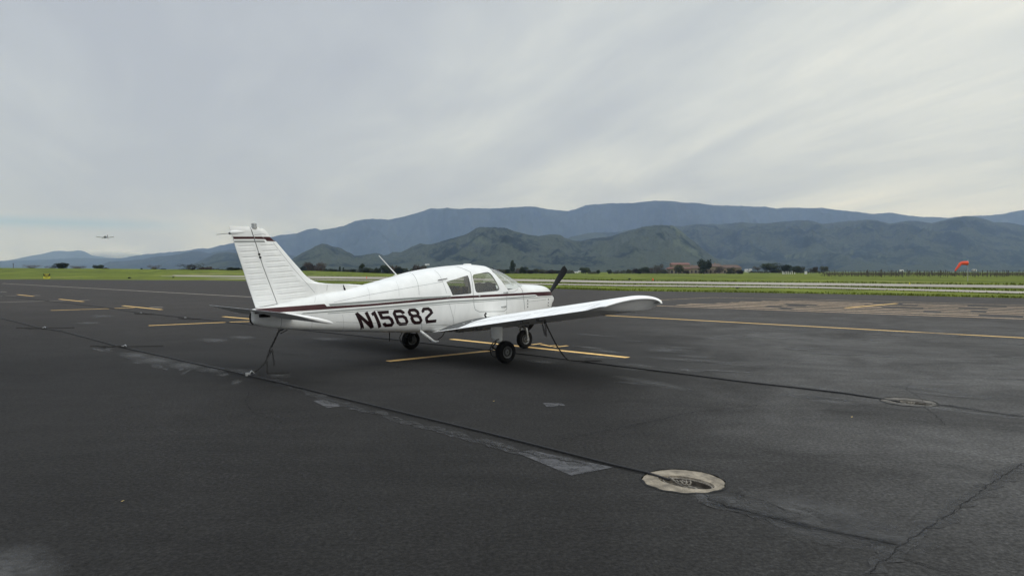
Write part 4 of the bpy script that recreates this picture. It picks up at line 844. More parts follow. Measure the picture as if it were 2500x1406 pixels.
def inpoly(x, y, p):
    c = False
    for i in range(len(p)):
        (x1, y1), (x2, y2) = p[i-1], p[i]
        if (y1 > y) != (y2 > y) and x < (x2-x1)*(y-y1)/(y2-y1)+x1: c = not c
    return c
def ridge(name, outline, D, m, seed, depth=.28, tree=1.0, spur=.4, step=4, rows=34, meadows=(), dvar=.05):
    mb_v, mb_f, att, spa = [], [], [], []; x0, x1 = outline[0][0], outline[-1][0]; cols = int((x1-x0)/step)+1
    def top(px):
        for a, b_ in zip(outline[:-1], outline[1:]):
            if a[0] <= px <= b_[0]:
                t = (px-a[0])/(b_[0]-a[0]); return a[1]+(b_[1]-a[1])*t
        return outline[-1][1]
    nr = rows+8
    for i in range(cols):
        px = x0+(x1-x0)*i/(cols-1); py = top(px)+.45*noise.noise(Vector((px*.09, seed, 0)))*2-abs(noise.noise(Vector((px*.45, seed, 3))))*1.5*tree
        u = (px-1250)/F_PX; Dr = D*(1+dvar*noise.noise(Vector((px*.004, seed, 7)))*2); zr = max(2, CAM_H-(py-HORIZON)/F_PX*Dr)
        for j in range(nr):
            if j <= rows:
                v = j/rows; Y = Dr*(1-depth*(1-v))
                s = v**1.55; amp = math.sin(math.pi*min(1, v*1.0))**.7*spur
                X = u*Y; q = Vector((X/(D*.055), Y/(D*.10), seed)); sp = 0; am = 1; fr = 1
                for o_ in range(5): sp += am*(1-2*abs(noise.noise(q*fr))); am *= .5; fr *= 2.1
                z = zr*(s+amp*(sp*.75-.42)*(.30+.70*s)); z = max(z, -5+0*v)
                lim = (zr-CAM_H)/Dr*(.985-.10*(1-v)); 
                if v < 1: z = min(z, CAM_H+lim*Y)
                if j == 0: z = -12
            else:
                w_ = (j-rows)/8; Y = Dr*(1+.10*w_); z = zr*(1-w_*.55)
            mb_v.append((u*Y, Y, z)); spa.append(min(1, max(0, .5+.55*(sp if j <= rows else 0))))
            pyy = HORIZON-(z-CAM_H)/Y*F_PX; att.append(1.0 if any(inpoly(px+6*noise.noise(Vector((px*.1,pyy*.3,1))), pyy+3*noise.noise(Vector((px*.08,pyy*.3,5))), p) for p in meadows) and j < rows else 0.0)
    for i in range(cols-1):
        for j in range(nr-1): mb_f.append((i*nr+j, (i+1)*nr+j, (i+1)*nr+j+1, i*nr+j+1))
    me = bpy.data.meshes.new(name); me.from_pydata(mb_v, [], mb_f); me.update()
    for p in me.polygons: p.use_smooth = True
    a = me.attributes.new('meadow', 'FLOAT', 'POINT'); a.data.foreach_set('value', att)
    a = me.attributes.new('spur', 'FLOAT', 'POINT'); a.data.foreach_set('value', spa)
    me.materials.append(m); o = bpy.data.objects.new(name, me); SC.collection.objects.link(o); tag(o, kind='structure'); return o
R_main = [(-120,640),(60,636),(190,630),(280,631),(308,629),(330,625),(353,621),(392,618),(426,615),(459,612),(484,607),(510,607),(538,600),(568,594),(600,590),(630,586),(660,580),(672,578),(686,574),(723,571),(742,564),(759,559),(772,558),(784,562),(800,560),(818,557),(846,550),(868,540),(885,537),(908,535),(930,536),(952,537),(970,533),(986,530),(1014,522),(1036,515),(1053,509),(1070,511),(1092,508),(1120,511),(1154,509),(1182,510),(1220,509),(1246,507),(1288,505),(1305,505),(1322,509),(1350,513),(1370,515),(1387,516),(1407,511),(1429,502),(1463,499),(1491,497),(1541,497),(1572,493),(1600,491),(1642,492),(1670,496),(1698,496),(1740,502),(1782,503),(1818,504),(1841,506),(1866,505),(1894,510),(1910,508),(1950,508),(1975,509),(2006,508),(2032,512),(2097,519),(2131,523),(2175,520),(2201,525),(2253,531),(2279,530),(2313,533),(2354,528),(2409,527),(2448,523),(2474,517),(2500,513),(2560,508),(2640,500),(2760,505),(2900,498)]
R_far = [(-240,645),(-100,648),(0,639),(31,634),(62,628),(85,623),(106,620),(134,613),(150,613),(168,614),(193,611),(208,614),(225,624),(260,629),(290,630),(340,632),(400,632),(480,640)]
R_left = [(225,658),(244,648),(269,639),(308,637),(350,633),(386,626),(426,623),(454,617),(473,613),(490,614),(512,619),(530,615),(560,610),(577,609),(620,606),(660,612),(700,620),(760,640)]
R_h1 = [(415,665),(437,656),(462,648),(480,641),(498,633),(512,626),(526,620),(540,617),(554,616),(582,619),(610,628),(650,640),(700,652)]
R_h2 = [(680,652),(700,640),(714,632),(742,616),(757,609),(770,602),(787,595),(801,597),(812,602),(824,604),(835,607),(846,614),(858,619),(866,625),(882,624),(902,620),(919,618),(938,624),(948,621),(958,616),(980,616),(1003,604),(1025,595),(1042,597),(1058,596),(1070,592),(1104,582),(1120,578),(1132,575),(1148,567),(1160,559),(1171,555),(1199,556),(1220,556),(1238,558),(1252,564),(1266,568),(1294,574),(1314,577),(1334,574),(1350,573),(1362,573),(1372,576),(1379,581),(1398,588),(1418,589),(1446,583),(1488,578),(1530,565),(1572,554),(1600,550),(1620,550),(1642,551),(1653,558),(1664,565),(1680,580),(1698,593),(1712,605),(1726,616),(1754,638),(1790,652)]
R_h3 = [(1560,575),(1600,556),(1650,552),(1664,553),(1698,548),(1754,548),(1785,546),(1810,543),(1840,546),(1866,547),(1895,543),(1922,541),(1954,538),(1968,539),(1980,540),(2006,548),(2030,545),(2071,540),(2090,539),(2110,537),(2136,538),(2155,543),(2170,547),(2190,544),(2214,540),(2240,540),(2271,546),(2290,541),(2313,536),(2340,530),(2357,528),(2375,530),(2396,534),(2422,543),(2461,544),(2500,552),(2600,556),(2750,548),(2900,560)]
R_foot = [(1370,592),(1395,578),(1425,572),(1450,568),(1500,568),(1545,560),(1590,556),(1640,560)]
ridge('mountain_range', R_far, 13600, MH_far, 1.3, .15, .4, .3)
ridge('mountain_range', R_main, 9200, MH_far, 2.2, .22, 1.0, .42, 4, 44)
ridge('mountain_range', R_left, 6600, MH_far, 5.1, .2, .8, .35)
ridge('hills', R_foot, 6000, MH_mid, 8.1, .15, .8, .3)
ridge('hills', R_h3, 5000, MH_mid, 4.4, .38, .9, .42, 4, 46, meadows=([(1905,622),(1960,621),(1975,629),(1920,630)],[(2070,614),(2080,613),(2080,621),(2074,621)],[(2135,621),(2168,625),(2160,628),(2138,627)]))
ridge('hills', R_h1, 4200, MH_mid, 6.6, .25, .8, .4)
ridge('hills', R_h2, 3300, MH_near, 9.7, .36, .8, .46, 3, 50, meadows=([(1630,550),(1650,553),(1672,562),(1700,573),(1730,576),(1745,582),(1700,584),(1672,578),(1650,562)],[(1640,582),(1665,590),(1700,612),(1712,630),(1690,622),(1660,600)],[(1690,588),(1725,592),(1760,606),(1730,602)],[(1130,585),(1180,580),(1192,596),(1160,592)]))
# ---- low cloud lying in the gap on the left, beyond the haze box
m = bpy.data.materials.new('low_cloud'); m.use_nodes = True; nt = m.node_tree; nt.nodes.remove(nt.nodes['Principled BSDF']); pv = nn(nt, 'ShaderNodeVolumePrincipled'); out = nt.nodes['Material Output']
nt.links.new(pv.outputs[0], out.inputs['Volume']); pv.inputs['Color'].default_value = (.97,.97,.96,1); t = nn(nt, 'ShaderNodeTexCoord')
ns = nnoise(nt, t.outputs['Object'], .0035, 4, .6); nt.links.new(nmath(nt, 'MULTIPLY', nmath(nt, 'SUBTRACT', ns, .32, True), .06), pv.inputs['Density'])
mb = MB(); Dc = 16200; cx_, cz_ = px2x(255, Dc), pz(621, Dc); rr = []
for i in range(13):
    a = -math.pi/2+math.pi*i/12; rr.append([(cx_+900*math.cos(a)*math.cos(b_), Dc+500*math.cos(a)*math.sin(b_), cz_+75*math.sin(a)) for b_ in [2*math.pi*k/24 for k in range(24)]])
mb.grid(rr, True, True); tag(mb.build('low_cloud', m), 'thin white cloud bank lying over the far left mountains', 'cloud', kind='stuff')
# ================================================================== TREES
def leaf_mat(name, c1, c2):
    m = mat(name, c1, .9, col2=c2, vscale=3.5, spec=.1); return m
ML_dark = leaf_mat('dark_foliage', (.018,.026,.014), (.045,.058,.028)); ML_olive = leaf_mat('olive_foliage', (.035,.040,.022), (.085,.085,.048)); ML_scrub = leaf_mat('dark_scrub', (.022,.028,.018), (.06,.062,.038)); ML_brown = leaf_mat('bare_twigs', (.045,.036,.028), (.10,.082,.065)); M_bark = mat('bark', (.06,.048,.038), .95, var=.3, vscale=6)
def crown_mesh(name, kind, seed, m, n=1300):
    """unit tree: total height 1, crown half width about .5 (scaled later)"""
    random.seed(seed); v, f = [], []; lobes = []
    if kind == 'round': lobes = [(random.uniform(-.30,.30), random.uniform(-.30,.30), random.uniform(.20,.76), random.uniform(.18,.28)) for _ in range(16)]
    elif kind == 'bush': lobes = [(random.uniform(-.38,.38), random.uniform(-.3,.3), random.uniform(.14,.70), random.uniform(.16,.27)) for _ in range(16)]
    elif kind == 'tall': lobes = [(random.uniform(-.2,.2), random.uniform(-.2,.2), random.uniform(.22,.86), random.uniform(.12,.22)) for _ in range(14)]
    elif kind == 'bare': lobes = [(random.uniform(-.42,.42), random.uniform(-.35,.35), random.uniform(.28,.80), random.uniform(.16,.24)) for _ in range(16)]
    lobes = [l for l in lobes if True]
    for _ in range(n):
        x, y, z, r = random.choice(lobes); d = Vector((random.gauss(0,1), random.gauss(0,1), random.gauss(0,.85))).normalized()*r*random.uniform(.55,1.06); c = Vector((x, y, z))+d; c.z = min(max(c.z, .06), 1.0)
        s = random.uniform(.022,.05) if kind != 'bare' else random.uniform(.02,.06); a = Vector((random.gauss(0,1), random.gauss(0,1), random.gauss(0,1))).normalized(); b_ = a.orthogonal().normalized(); k = len(v)
        if kind == 'bare': v += [c-a*s, c+b_*.016, c+a*s]; f.append((k, k+1, k+2))
        else: v += [c+a*s, c+b_*s*.8, c-a*s, c-b_*s*.8]; f.append((k, k+1, k+2, k+3))
    me = bpy.data.meshes.new(name); me.from_pydata([tuple(q) for q in v], [], f); me.materials.append(m); return me
def trunk_mesh(kind, seed):
    random.seed(seed); mb = MB(); th = .26 if kind != 'bush' else .15
    mb.tube([(0,0,-.03),(.01,0,th*.5),(0,.01,th)], [.045,.032,.024], 7)
    for _ in range(9 if kind != 'bare' else 22):
        a = random.uniform(0, 6.28); h0 = random.uniform(th*.5, th); l = random.uniform(.22,.42); z1 = h0+random.uniform(.12,.4)
        p1 = (math.cos(a)*l*.5, math.sin(a)*l*.5, (h0+z1)/2+.03); p2 = (math.cos(a)*l, math.sin(a)*l, z1); mb.tube([(0,0,h0), p1, p2], [.02,.011,.004], 5)
    o = mb.build('trunk', M_bark); me = o.data; bpy.data.objects.remove(o); return me
KIND = {}
for kd, m_, seeds in (('round', ML_dark, (1,2,3)), ('bush', ML_olive, (4,5,6)), ('tall', ML_dark, (7,8)), ('bare', ML_brown, (9,10,11)), ('greybush', ML_brown, (12,13))):
    base = 'bush' if kd == 'greybush' else kd
    KIND[kd] = [(crown_mesh('crown', base, s, m_, 2000 if kd != 'bare' else 1300), trunk_mesh(base, s+50)) for s in seeds]
_c = [0]
def tree(px, py, wpx, hpx, kind, D, label, group):
    _c[0] += 1; cm, tm = KIND[kind][_c[0] % len(KIND[kind])]; x = px2x(px, D); h = hpx*1.3/F_PX*D; w_ = wpx*1.2/F_PX*D; z = pz(py+.8, D)
    o = thing('tree' if kind in ('round','tall','bare') else 'bush', label, 'tree' if kind in ('round','tall','bare') else 'bush', (x, D, z), _c[0]*1.7, group); o.scale = (w_/.95, w_/.95, h)
    for nm, me_ in (('crown', cm), ('trunk', tm)):
        c = bpy.data.objects.new(nm, me_); SC.collection.objects.link(c); c.parent = o
    return o
KW = {'round':'dark round tree','bush':'olive green bush','tall':'dark narrow tree','bare':'bare leafless tree','greybush':'brown grey bush'}
ORD = ['first','second','third','fourth','fifth','sixth','seventh','eighth','ninth','tenth','eleventh','twelfth','thirteenth','fourteenth','fifteenth','sixteenth','seventeenth','eighteenth','nineteenth','twentieth']
def tree_row(items, D, where, group):
    cnt = {}
    for it in items:
        px, py, w_, h, kd = it[:5]; cnt[kd] = cnt.get(kd, 0)+1; n = sum(1 for q in items if q[4] == kd)
        lab = it[5] if len(it) > 5 else (f'{KW[kd]}, the only one {where}' if n == 1 else f'{KW[kd]}, {ORD[cnt[kd]-1]} from the left {where}')
        tree(px, py, w_, h, kd, D+(-1)**cnt[kd]*6, lab, group)
tree_row([(77,656.5,30,9,'bare'),(127,657,18,7,'bare'),(150,657.5,28,14,'round','dark round tree on the grassy rise above the yellow and black sign'),(190,658.5,26,9,'bare'),(241,658,20,10,'round'),(257,658,12,5,'greybush'),(346,659,7,4,'tall'),(378,659.5,26,11,'bare'),(398,660,10,4,'round'),(470,661.5,44,16,'bare'),(500,661.5,26,10,'greybush'),(508,662,16,4,'round'),(545,662,14,4,'bush'),(570,661.5,26,8,'round'),(592,661.5,18,6,'bush')], 334, 'on the rise left of the tail fin', 'trees on the rise left of the tail fin')
tree_row([(728,662,14,9,'greybush'),(742,662.5,14,11,'round'),(757,663,26,23,'greybush'),(782,663.5,22,22,'greybush'),(803,666,18,9,'round'),(818,666.5,16,9,'bush'),(830,667,7,14,'tall'),(839,667,7,12,'tall'),(850,667,14,9,'bush'),(862,667,12,10,'round'),(883,669,18,21,'tall'),(896,669.5,20,14,'round'),(910,670,18,12,'bush'),(922,670,12,14,'round'),(944,672,26,22,'round'),(964,672,26,22,'greybush'),(975,672.5,20,18,'round'),(990,671,12,14,'round'),(1005,671,12,12,'bush'),(1028,671,30,22,'greybush')], 430, 'behind the dorsal fin', 'trees between the fin and the cabin')
tree_row([(1196,667,18,12,'round'),(1212,667,18,10,'greybush'),(1226,667,16,9,'bush'),(1238,667,14,9,'round'),(1252,667,16,26,'tall','dark tree standing taller than its neighbours above the engine cowling'),(1266,667,16,12,'greybush'),(1278,667.5,16,14,'round'),(1293,668,20,9,'greybush'),(1308,667.5,14,11,'bush'),(1322,668,18,10,'bush'),(1342,668,22,10,'greybush'),(1358,668,18,8,'bush'),(1429,667.5,24,13,'round'),(1446,668,18,5,'bush'),(1461,669,10,9,'round'),(1488,668.5,10,9,'round'),(1500,668,8,5,'bush')], 520, 'above the engine cowling and propeller', 'trees above the cowling and propeller')
tree_row([(1535,666,10,8,'bush'),(1552,666,16,11,'greybush'),(1572,666.5,20,14,'round'),(1589,666,20,13,'greybush'),(1604,668,22,21,'bare'),(1560,670,10,10,'round'),(1620,666,14,8,'bush'),(1657,668,22,20,'bush','grey green round bush in front of the red roofed barn'),(1677,668,10,8,'greybush'),(1719,669,26,30,'round','tall dark round tree in front of the long brown roofed building'),(1756,666,18,15,'greybush','brownish tree against the wall of the long building'),(1784,669,17,15,'bush','round olive bush near the right end of the long building'),(1806,669,18,11,'greybush','low brown bush at the right corner of the long building')], 505, 'left of the red roofed barn', 'trees around the farm buildings')
tree_row([(1850,662,18,11,'bare'),(1880,663,40,20,'round','wide dark tree between the long building and the white posts'),(1893,666,18,8,'bush'),(1917,666,26,17,'round'),(1940,666,22,16,'round'),(1953,666,20,15,'bush'),(1979,664,14,10,'bare'),(1989,664,12,12,'greybush'),(2013,664,16,14,'bush','bush on a thin trunk at the left end of the vineyard')], 540, 'near the white posts right of the buildings', 'trees right of the buildings')
mb = MB(); random.seed(31)
for a0, a1, n_, hmin, hmax, py0 in ((785,1100,1300,4,11,668.8),(1180,1400,1000,4,11,668),(1500,1640,420,3,9,667.5),(1830,2010,260,2,6,666),(715,790,160,3,7,664.5),(440,600,200,1.5,4,661)):
    for _ in range(n_):
        px = random.uniform(a0, a1); h = 1.25*random.uniform(hmin, hmax)*(.55+.75*abs(noise.noise(Vector((px*.05, 1, 2))))); D_ = 585+random.uniform(-25,25) if a0 > 600 else 345; zb = pz(py0, D_); x = px2x(px, D_); H = h/F_PX*D_
        for _k in range(3):
            c = Vector((x+random.uniform(-1.2,1.2), D_+random.uniform(-1,1), zb+random.uniform(0,H))); s_r = random.uniform(.35,.9); a = Vector((random.gauss(0,1), random.gauss(0,1), random.gauss(0,1))).normalized()*s_r; b_ = a.orthogonal().normalized()*s_r*.8; mb.add([c+a, c+b_, c-a, c-b_], [(0,1,2,3)])
tag(mb.build('scrub', ML_scrub), 'broken line of dark scrub and small trees across the valley floor', 'scrub', kind='stuff')
# ================================================================== BUILDINGS, SIGN, WINDSOCK, POSTS
M_wallp = mat('ochre_stucco', (.24,.20,.15), .9, var=.12, vscale=1.5); M_roofr = mat('red_metal_roof', (.165,.075,.060), .8, var=.12, vscale=1, stretch=(4,.3,1)); M_roofb = mat('brown_tile_roof', (.10,.062,.046), .8, var=.25, vscale=2); M_dark = mat('dark_opening', (.015,.015,.017), .6); M_whitew = mat('white_wall', (.62,.62,.60), .8, var=.08); M_timber = mat('dark_timber', (.06,.045,.035), .85, var=.2)
def gable(mb, cx, cy, z0, w_, d, h, over=.4, hip=0):
    x0, x1, y0, y1 = cx-w_/2-over, cx+w_/2+over, cy-d/2-over, cy+d/2+over; a, b_ = (x0+hip, cy, z0+h), (x1-hip, cy, z0+h)
    mb.add([(x0,y0,z0),(x1,y0,z0),(x1,y1,z0),(x0,y1,z0),a,b_], [(0,1,5,4),(2,3,4,5),(1,2,5),(3,0,4),(3,2,1,0)])
D = 560; s = D/F_PX; g0 = pz(668, D)
bx = px2x(1657, D); barn = thing('barn', 'two tiered barn with red metal roofs and pale gable wall', 'barn', (bx, D, g0))
mb = MB(); mb.box((0,0,1.9), (50*s,13,3.8)); mb.build('wall', M_wallp, barn)
mb = MB(); mb.box((3*s,1,5.6), (44*s,7,3.2)); mb.build('upper_wall', M_wallp, barn)
mb = MB(); gable(mb, -1*s, 0, 3.8, 54*s, 13, 1.5, .8, 2.2); mb.build('roof', M_roofr, barn)
mb = MB(); gable(mb, 3*s, 1, 7.2, 44*s, 7, 1.5, .5, .6); mb.build('upper_roof', M_roofr, barn)
mb = MB(); mb.box((0,-7.3,3.75), (56*s,.2,.35)); mb.build('eave', M_timber, barn)
for k in range(5):
    mb = MB(); mb.box((-7+k*3.2,-6.55,1.4), (1.6,.15,2.2)); mb.build('window', M_dark, barn)
bx = px2x(1738, D+6); hall = thing('long_house', 'long low ochre building with brown tiled roofs behind trees', 'building', (bx, D+6, g0))
for x0, x1, h, d, yy in ((-70,-34,4.3,9,-1),(-34,22,5.6,14,1),(22,68,4.6,10,0)):
    cx_, w_ = (x0+x1)/2*s, (x1-x0)*s
    mb = MB(); mb.box((cx_, yy, h/2), (w_, d, h)); mb.build('wall', M_wallp, hall)
    mb = MB(); gable(mb, cx_, yy, h, w_, d, 2.4, .8, 2.5); mb.build('roof', M_roofb, hall)
    for k in range(int(w_/3.4)):
        mb = MB(); mb.box((cx_-w_/2+1.7+k*3.4, yy-d/2-.05, 1.5), (1.5,.14,2.0)); mb.build('window', M_dark, hall)
mb = MB(); mb.box((-12*s,-8.5,3.2), (24*s,3,.25)); 
for k in range(5): mb.box((-12*s-12*s+k*6*s,-9.8,1.6), (.3,.3,3.2))
mb.build('porch', M_timber, hall)
mb = MB(); mb.box((8*s,1,8.3), (.9,.9,1.2)); mb.box((-50*s,-1,6.6), (.8,.8,1.2)); mb.build('chimney', M_wallp, hall)
for px, py, w_, h, D_, lab in ((1390,668,9,5,900,'small white farmhouse seen over the propeller, left one'),(1404,668,15,5,880,'low white shed with a pale roof right of the propeller tip'),(1822,664,8,7,620,'small white hut just right of the long building'),(1832,664,6,8,640,'narrow white shed with dark roof left of the wide dark tree'),(1043,648,10,4,2350,'tiny pale house on the slope above the cabin'),(1414,664,6,3,1200,'tiny pale house in the valley right of the white sheds'),(2378,662,9,5,900,'pale house behind the vineyard near the windsock'),(2200,663,9,5,950,'pale house behind the left half of the vineyard')):
    o = thing('house', lab, 'house', (px2x(px,D_), D_, pz(py,D_))); ss = D_/F_PX
    mb = MB(); mb.box((0,0,h*ss*.31), (w_*ss,w_*ss*.6,h*ss*.62)); mb.build('wall', M_whitew, o); mb = MB(); gable(mb, 0,0,h*ss*.62,w_*ss,w_*ss*.6,h*ss*.38,.2); mb.build('roof', mat('pale_roof', (.35,.35,.36), .7), o)
    mb = MB(); mb.box((w_*ss*.2,-w_*ss*.3-.03,h*ss*.3), (w_*ss*.2,.08,h*ss*.3)); mb.build('window', M_dark, o)
# white posts and box at the vineyard edge
D = 430
for k, px in enumerate((1911,1914,1919,1924,1929,1934,1940)):
    mb = MB(); x = px2x(px, D+k); z0 = CAM_H-(673-HORIZON)/F_PX*D; h = (10 if k in (0,2,3,5) else 8)/F_PX*D; mb.box((x, D+k, z0+h/2), (.35,.35,h)); mb.box((x, D+k, z0+h+.06), (.8 if k in (1,2,4,5) else .45,.45,.16)); tag(mb.build('marker_post', M_whitew), 'short white post in the row left of the tall white box', 'post', 'row of short white posts')
mb = MB(); x = px2x(1967, D); mb.box((x, D, pz(673.5,D)+1.35), (1.25,1.0,2.7)); mb.box((x, D, pz(673.5,D)+2.8), (1.5,1.2,.18)); tag(mb.build('utility_box', M_whitew), 'upright white utility box alone at the vineyard edge', 'utility box')
mb = MB(); mb.tube([(px2x(33,334),334,pz(657,334)),(px2x(33,334),334,pz(643,334))], .12, 6); mb.box((px2x(33,334),334,pz(644,334)), (.8,.12,.12)); tag(mb.build('utility_pole', M_timber), 'thin lone pole on the rise at far left', 'pole')
# sign
D = 158; sx = px2x(114.3, D); sg = thing('hold_sign', 'square black and yellow warning sign standing in the left grass', 'sign', (sx, D, ground_z(sx, D)))
hh = 1.12; ww = 1.50; zb_ = pz(680.3, D)-ground_z(sx, D)
M_sy = mat('sign_yellow', (.62,.58,.06), .6, var=.06); M_sb = mat('sign_black', (.012,.012,.010), .6)
mb = MB(); mb.box((0,0,zb_+hh*.75), (ww,.05,hh*.5)); mb.build('upper_panel', M_sb, sg)
mb = MB(); mb.box((0,0,zb_+hh*.25), (ww,.05,hh*.498)); mb.build('lower_panel', M_sy, sg)
mb = MB()
for q in (-.5,.5): mb.box((q,.06,zb_*.5+.1), (.07,.05,zb_+.3))
mb.build('sign_post', M_timber, sg)
def blocks(mb, z, h, segs, wtot):
    x = -wtot/2
    for wd, gp in segs: mb.box((x+wd/2,-.03,z), (wd,.012,h)); x += wd+gp
mb = MB(); blocks(mb, zb_+hh*.88, .17, [(.14,.03),(.12,.06),(.14,.02),(.1,.03),(.16,.05),(.13,.03),(.12,0)], 1.14); blocks(mb, zb_+hh*.66, .15, [(.14,.03),(.1,.03),(.14,.03),(.12,0)], .60); mb.build('lettering', M_sy, sg)
mb = MB(); blocks(mb, zb_+hh*.38, .10, [(.1,.04),(.12,.04),(.14,.04),(.1,.04),(.14,.04),(.1,0)], .9); blocks(mb, zb_+hh*.22, .08, [(.1,.05),(.12,.05),(.1,.05),(.12,0)], .6); mb.build('lettering', M_sb, sg)
# windsock
D = 122; X = lambda px: px2x(px, D); Z = lambda py: pz(py, D); wx = X(2362.5)
ws_ = thing('windsock', 'orange windsock drooping from its pole before the vineyard', 'windsock', (wx, D, 0)); M_sock = mat('orange_fabric', (.75,.085,.035), .7, var=.1, vscale=4)
mb = MB(); mb.tube([(0,0,-.05),(0,0,Z(633))], [.05,.03], 8); mb.build('pole', M_alu, ws_)
mb = MB(); rr = []
sp_ = [(2361.5,642.5,5.0),(2354,642.3,4.7),(2347,642.8,4.1),(2343.5,644.5,3.6),(2341,648.5,3.1),(2337,653.5,2.6),(2333.5,658,2.1),(2331.5,661,1.6)]
for i, (px, py, r) in enumerate(sp_):
    a = sp_[max(0,i-1)]; b_ = sp_[min(len(sp_)-1,i+1)]; t = Vector((b_[0]-a[0], 0, -(b_[1]-a[1]))).normalized(); u = Vector((-t.z,0,t.x)); v = Vector((0,1,0)); c = Vector((X(px)-wx,0,Z(py))); rad = r/F_PX*D
    rr.append([tuple(c+(u*math.cos(2*math.pi*k/16)+v*math.sin(2*math.pi*k/16))*rad) for k in range(16)])
mb.grid(rr, True, True); mb.build('sock', M_sock, ws_)
mb = MB(); c = Vector((X(2361.5)-wx,0,Z(642.5))); mb.tube([tuple(c+Vector((0,math.sin(2*math.pi*k/16),math.cos(2*math.pi*k/16)))*.36) for k in range(17)], .02, 5, False); mb.tube([(0,0,Z(637)),(-.05,0,Z(637.5))], .02, 5); mb.build('sock_ring', M_alu, ws_)
# small runway lights and markers
for px, py, D_, w_, h, m_, lab, cat in ((1594,684,132,.28,.42,M_sock,'small orange marker in the grass behind the wing tip','marker'),(1537,680,150,.55,.25,M_black,'dark low box in the grass left of the orange marker','box'),(1494,680,150,.45,.18,M_black,'dark low box in the grass right of the propeller','box'),(316,673.5,170,.6,.35,M_black,'dark low box pair in the left grass right of the sign','box'),(423,672.5,190,.4,.3,M_black,'small dark light fixture on the left runway edge','runway light'),(2221,694,88,.12,.32,M_sy,'small yellow stake at the runway edge below the vineyard','stake'),(895,680,165,.14,.55,M_sock,'thin orange stake at the runway edge left of the antenna','stake'),(1800,703.5,69,.18,.10,M_black,'tiny dark light at the taxiway edge right of the wing tip','runway light')):
    x = px2x(px, D_); z = ground_z(x, D_); mb = MB(); mb.lathe((x, D_, z), (0,0,1), [(-.02,w_/2),(h*.6,w_/2),(h*.7,w_/2.6),(h*.95,w_/3),(h,.0)], 10); mb.box((x, D_, z+.03), (w_*1.4,w_*1.2,.06)); tag(mb.build('runway_light' if cat == 'runway light' else cat, m_), lab, cat)
# ---- vineyard
M_post = mat('weathered_post', (.055,.048,.042), .9, var=.25, vscale=3)
mb = MB(); mb.box((0,0,1.0), (.13,.13,2.2)); mb.box((0,0,1.75), (.55,.05,.06)); o0 = mb.build('vineyard_post', M_post); pm = o0.data; bpy.data.objects.remove(o0)
random.seed(77); cnt = 0; spots = []
for r_ in range(46):
    for k in range(12):
        Y = 205+k*22+random.uniform(-3,3); X_p = 34+r_*3.4+(Y-205)*.28+random.uniform(-.3,.3); px = 1250+X_p/Y*F_PX
        if 2005 < px < 2560 and not (px < 2110 and Y < 300): spots.append((Y, X_p))
spots.sort(); spots = spots[:290]
for Y, X_p in spots:
    o = bpy.data.objects.new('vineyard_post', pm); SC.collection.objects.link(o); o.location = (X_p, Y, ground_z(X_p, Y)); s = random.uniform(.8,1.15); o.scale = (s*.9, s*.9, s); o.rotation_euler = (random.uniform(-.04,.04), random.uniform(-.05,.05), random.uniform(0,3)); tag(o, 'dark weathered trellis post in the vineyard', 'post', 'vineyard trellis posts')
mb = MB(); M_vine = mat('dormant_vine', (.050,.038,.030), .95, var=.35, vscale=2)
for _ in range(3000):
    Y = random.uniform(230, 520); px = random.uniform(2010, 2620); X_p = px2x(px, Y); q = round((X_p-34-(Y-205)*.28)/3.4)*3.4+34+(Y-205)*.28; X_p = q+random.uniform(-.25,.25); z = ground_z(X_p, Y)
    h = random.uniform(.6, 1.2); a = random.uniform(-.3,.3); mb.add([(X_p-.05,Y,z),(X_p+.05,Y,z),(X_p+a+.03,Y,z+h),(X_p+a-.03,Y,z+h)], [(0,1,2,3)])
    if random.random() < .22: mb.add([(X_p-.3,Y,z+.8),(X_p+.3,Y+.1,z+.78),(X_p+.3,Y+.1,z+.9),(X_p-.3,Y,z+.92)], [(0,1,2,3)])
tag(mb.build('vines', M_vine), 'rows of leafless brown vines between the trellis posts', 'vines', kind='stuff')
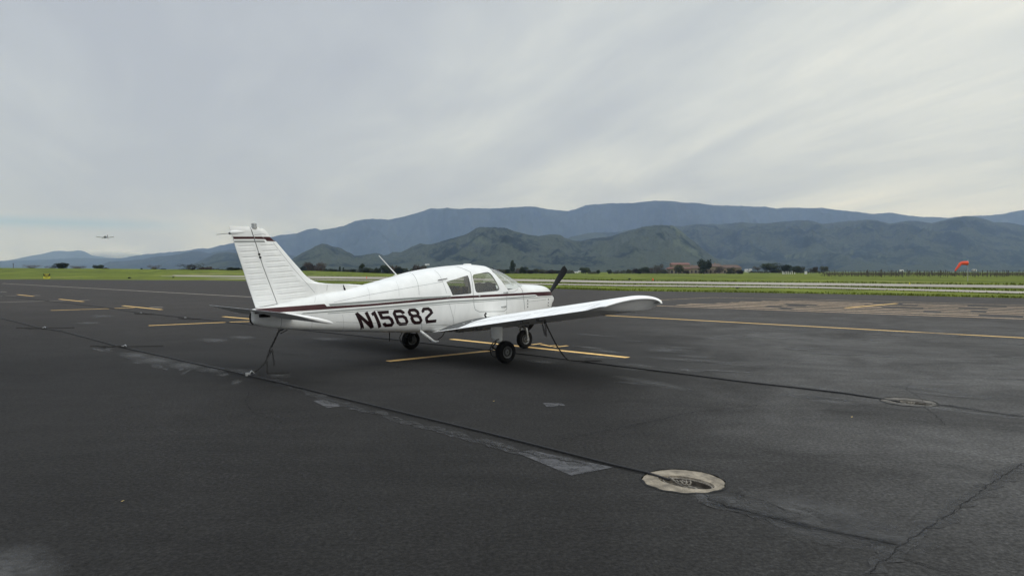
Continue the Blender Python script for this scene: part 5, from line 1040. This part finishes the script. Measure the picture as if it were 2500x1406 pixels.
# ================================================================== THE PLANE IN THE AIR
D = 440; fx, fz = px2x(258.5, D), pz(579.5, D)
fl = thing('flying_aircraft', 'small low wing plane on approach over the left mountains', 'airplane', (fx, D, fz), R(15)); M_fl = mat('far_plane_paint', (.10,.105,.105), .6, var=.1); M_fl2 = mat('far_plane_dark', (.05,.055,.055), .4)
mb = MB(); mb.lathe((0,-2.4,0), (0,1,0), [(0,.15),(.15,.42),(.8,.55),(2.2,.60),(3.6,.5),(5,.3),(6.6,.12),(6.9,0)], 16); mb.build('fuselage', M_fl, fl)
mb = MB(); mb.lathe((0,-1.5,.42), (0,1,0), [(0,.05),(.5,.36),(1.4,.45),(2.4,.34),(3.1,.05)], 14); mb.build('cockpit_glass', M_fl2, fl)
for sd in (1,-1):
    mb = MB(); rr = []
    for y, z in ((.3,-.35),(2.4,-.12),(4.9,.22)): rr.append([(sd*y, -.9+1.5*u, z+h) for u, h in ((0,0),(.2,.20),(.6,.15),(1,0),(.6,-.10),(.2,-.14))])
    mb.grid(rr, True, True); mb.add(rr[-1], [tuple(range(6))]); mb.build('wing', M_fl, fl)
    mb = MB(); mb.box((sd*.9,4.0,.15), (1.6,.8,.14)); mb.build('tailplane', M_fl, fl)
    mb = MB(); mb.tube([(sd*1.5,0,-.25),(sd*1.5,0,-.85)], .08, 8); mb.lathe((sd*1.5-.09,0,-.88), (1,0,0), [(0,.1),(.02,.24),(.16,.24),(.18,.1)], 14); mb.build('main_gear', M_fl2, fl)
mb = MB(); mb.tube([(0,-1.9,-.35),(0,-1.9,-.9)], .07, 8); mb.lathe((-.07,-1.9,-.92), (1,0,0), [(0,.1),(.02,.2),(.12,.2),(.14,.1)], 14); mb.build('nose_gear', M_fl2, fl)
mb = MB(); mb.add([(-.09,3.4,.1),(-.09,4.6,.1),(-.09,4.9,1.75),(-.09,4.2,1.75),(.09,3.4,.1),(.09,4.6,.1),(.09,4.9,1.75),(.09,4.2,1.75)], [(0,1,2,3),(7,6,5,4),(0,4,5,1),(1,5,6,2),(2,6,7,3),(3,7,4,0)]); mb.build('fin', M_fl, fl)
mb = MB(); mb.box((0,-2.45,0), (1.8,.05,.12)); mb.lathe((0,-2.65,0), (0,1,0), [(0,.02),(.1,.12),(.25,.16)], 12); mb.build('propeller', M_fl2, fl)
# ================================================================== HAZE
m = bpy.data.materials.new('haze'); m.use_nodes = True; nt = m.node_tree; nt.nodes.remove(nt.nodes['Principled BSDF']); pv = nn(nt, 'ShaderNodeVolumePrincipled'); pv.inputs['Color'].default_value = (.43,.60,1.0,1); pv.inputs['Absorption Color'].default_value = (1,1,1,1); pv.inputs['Density'].default_value = 7.7e-5; pv.inputs['Anisotropy'].default_value = .15
nt.links.new(pv.outputs[0], nt.nodes['Material Output'].inputs['Volume'])
mb = MB(); mb.box((0, 7300, 490), (36000, 16000, 1010)); hz = mb.build('haze', m); tag(hz, 'thin blue haze over the valley', 'haze', kind='stuff')
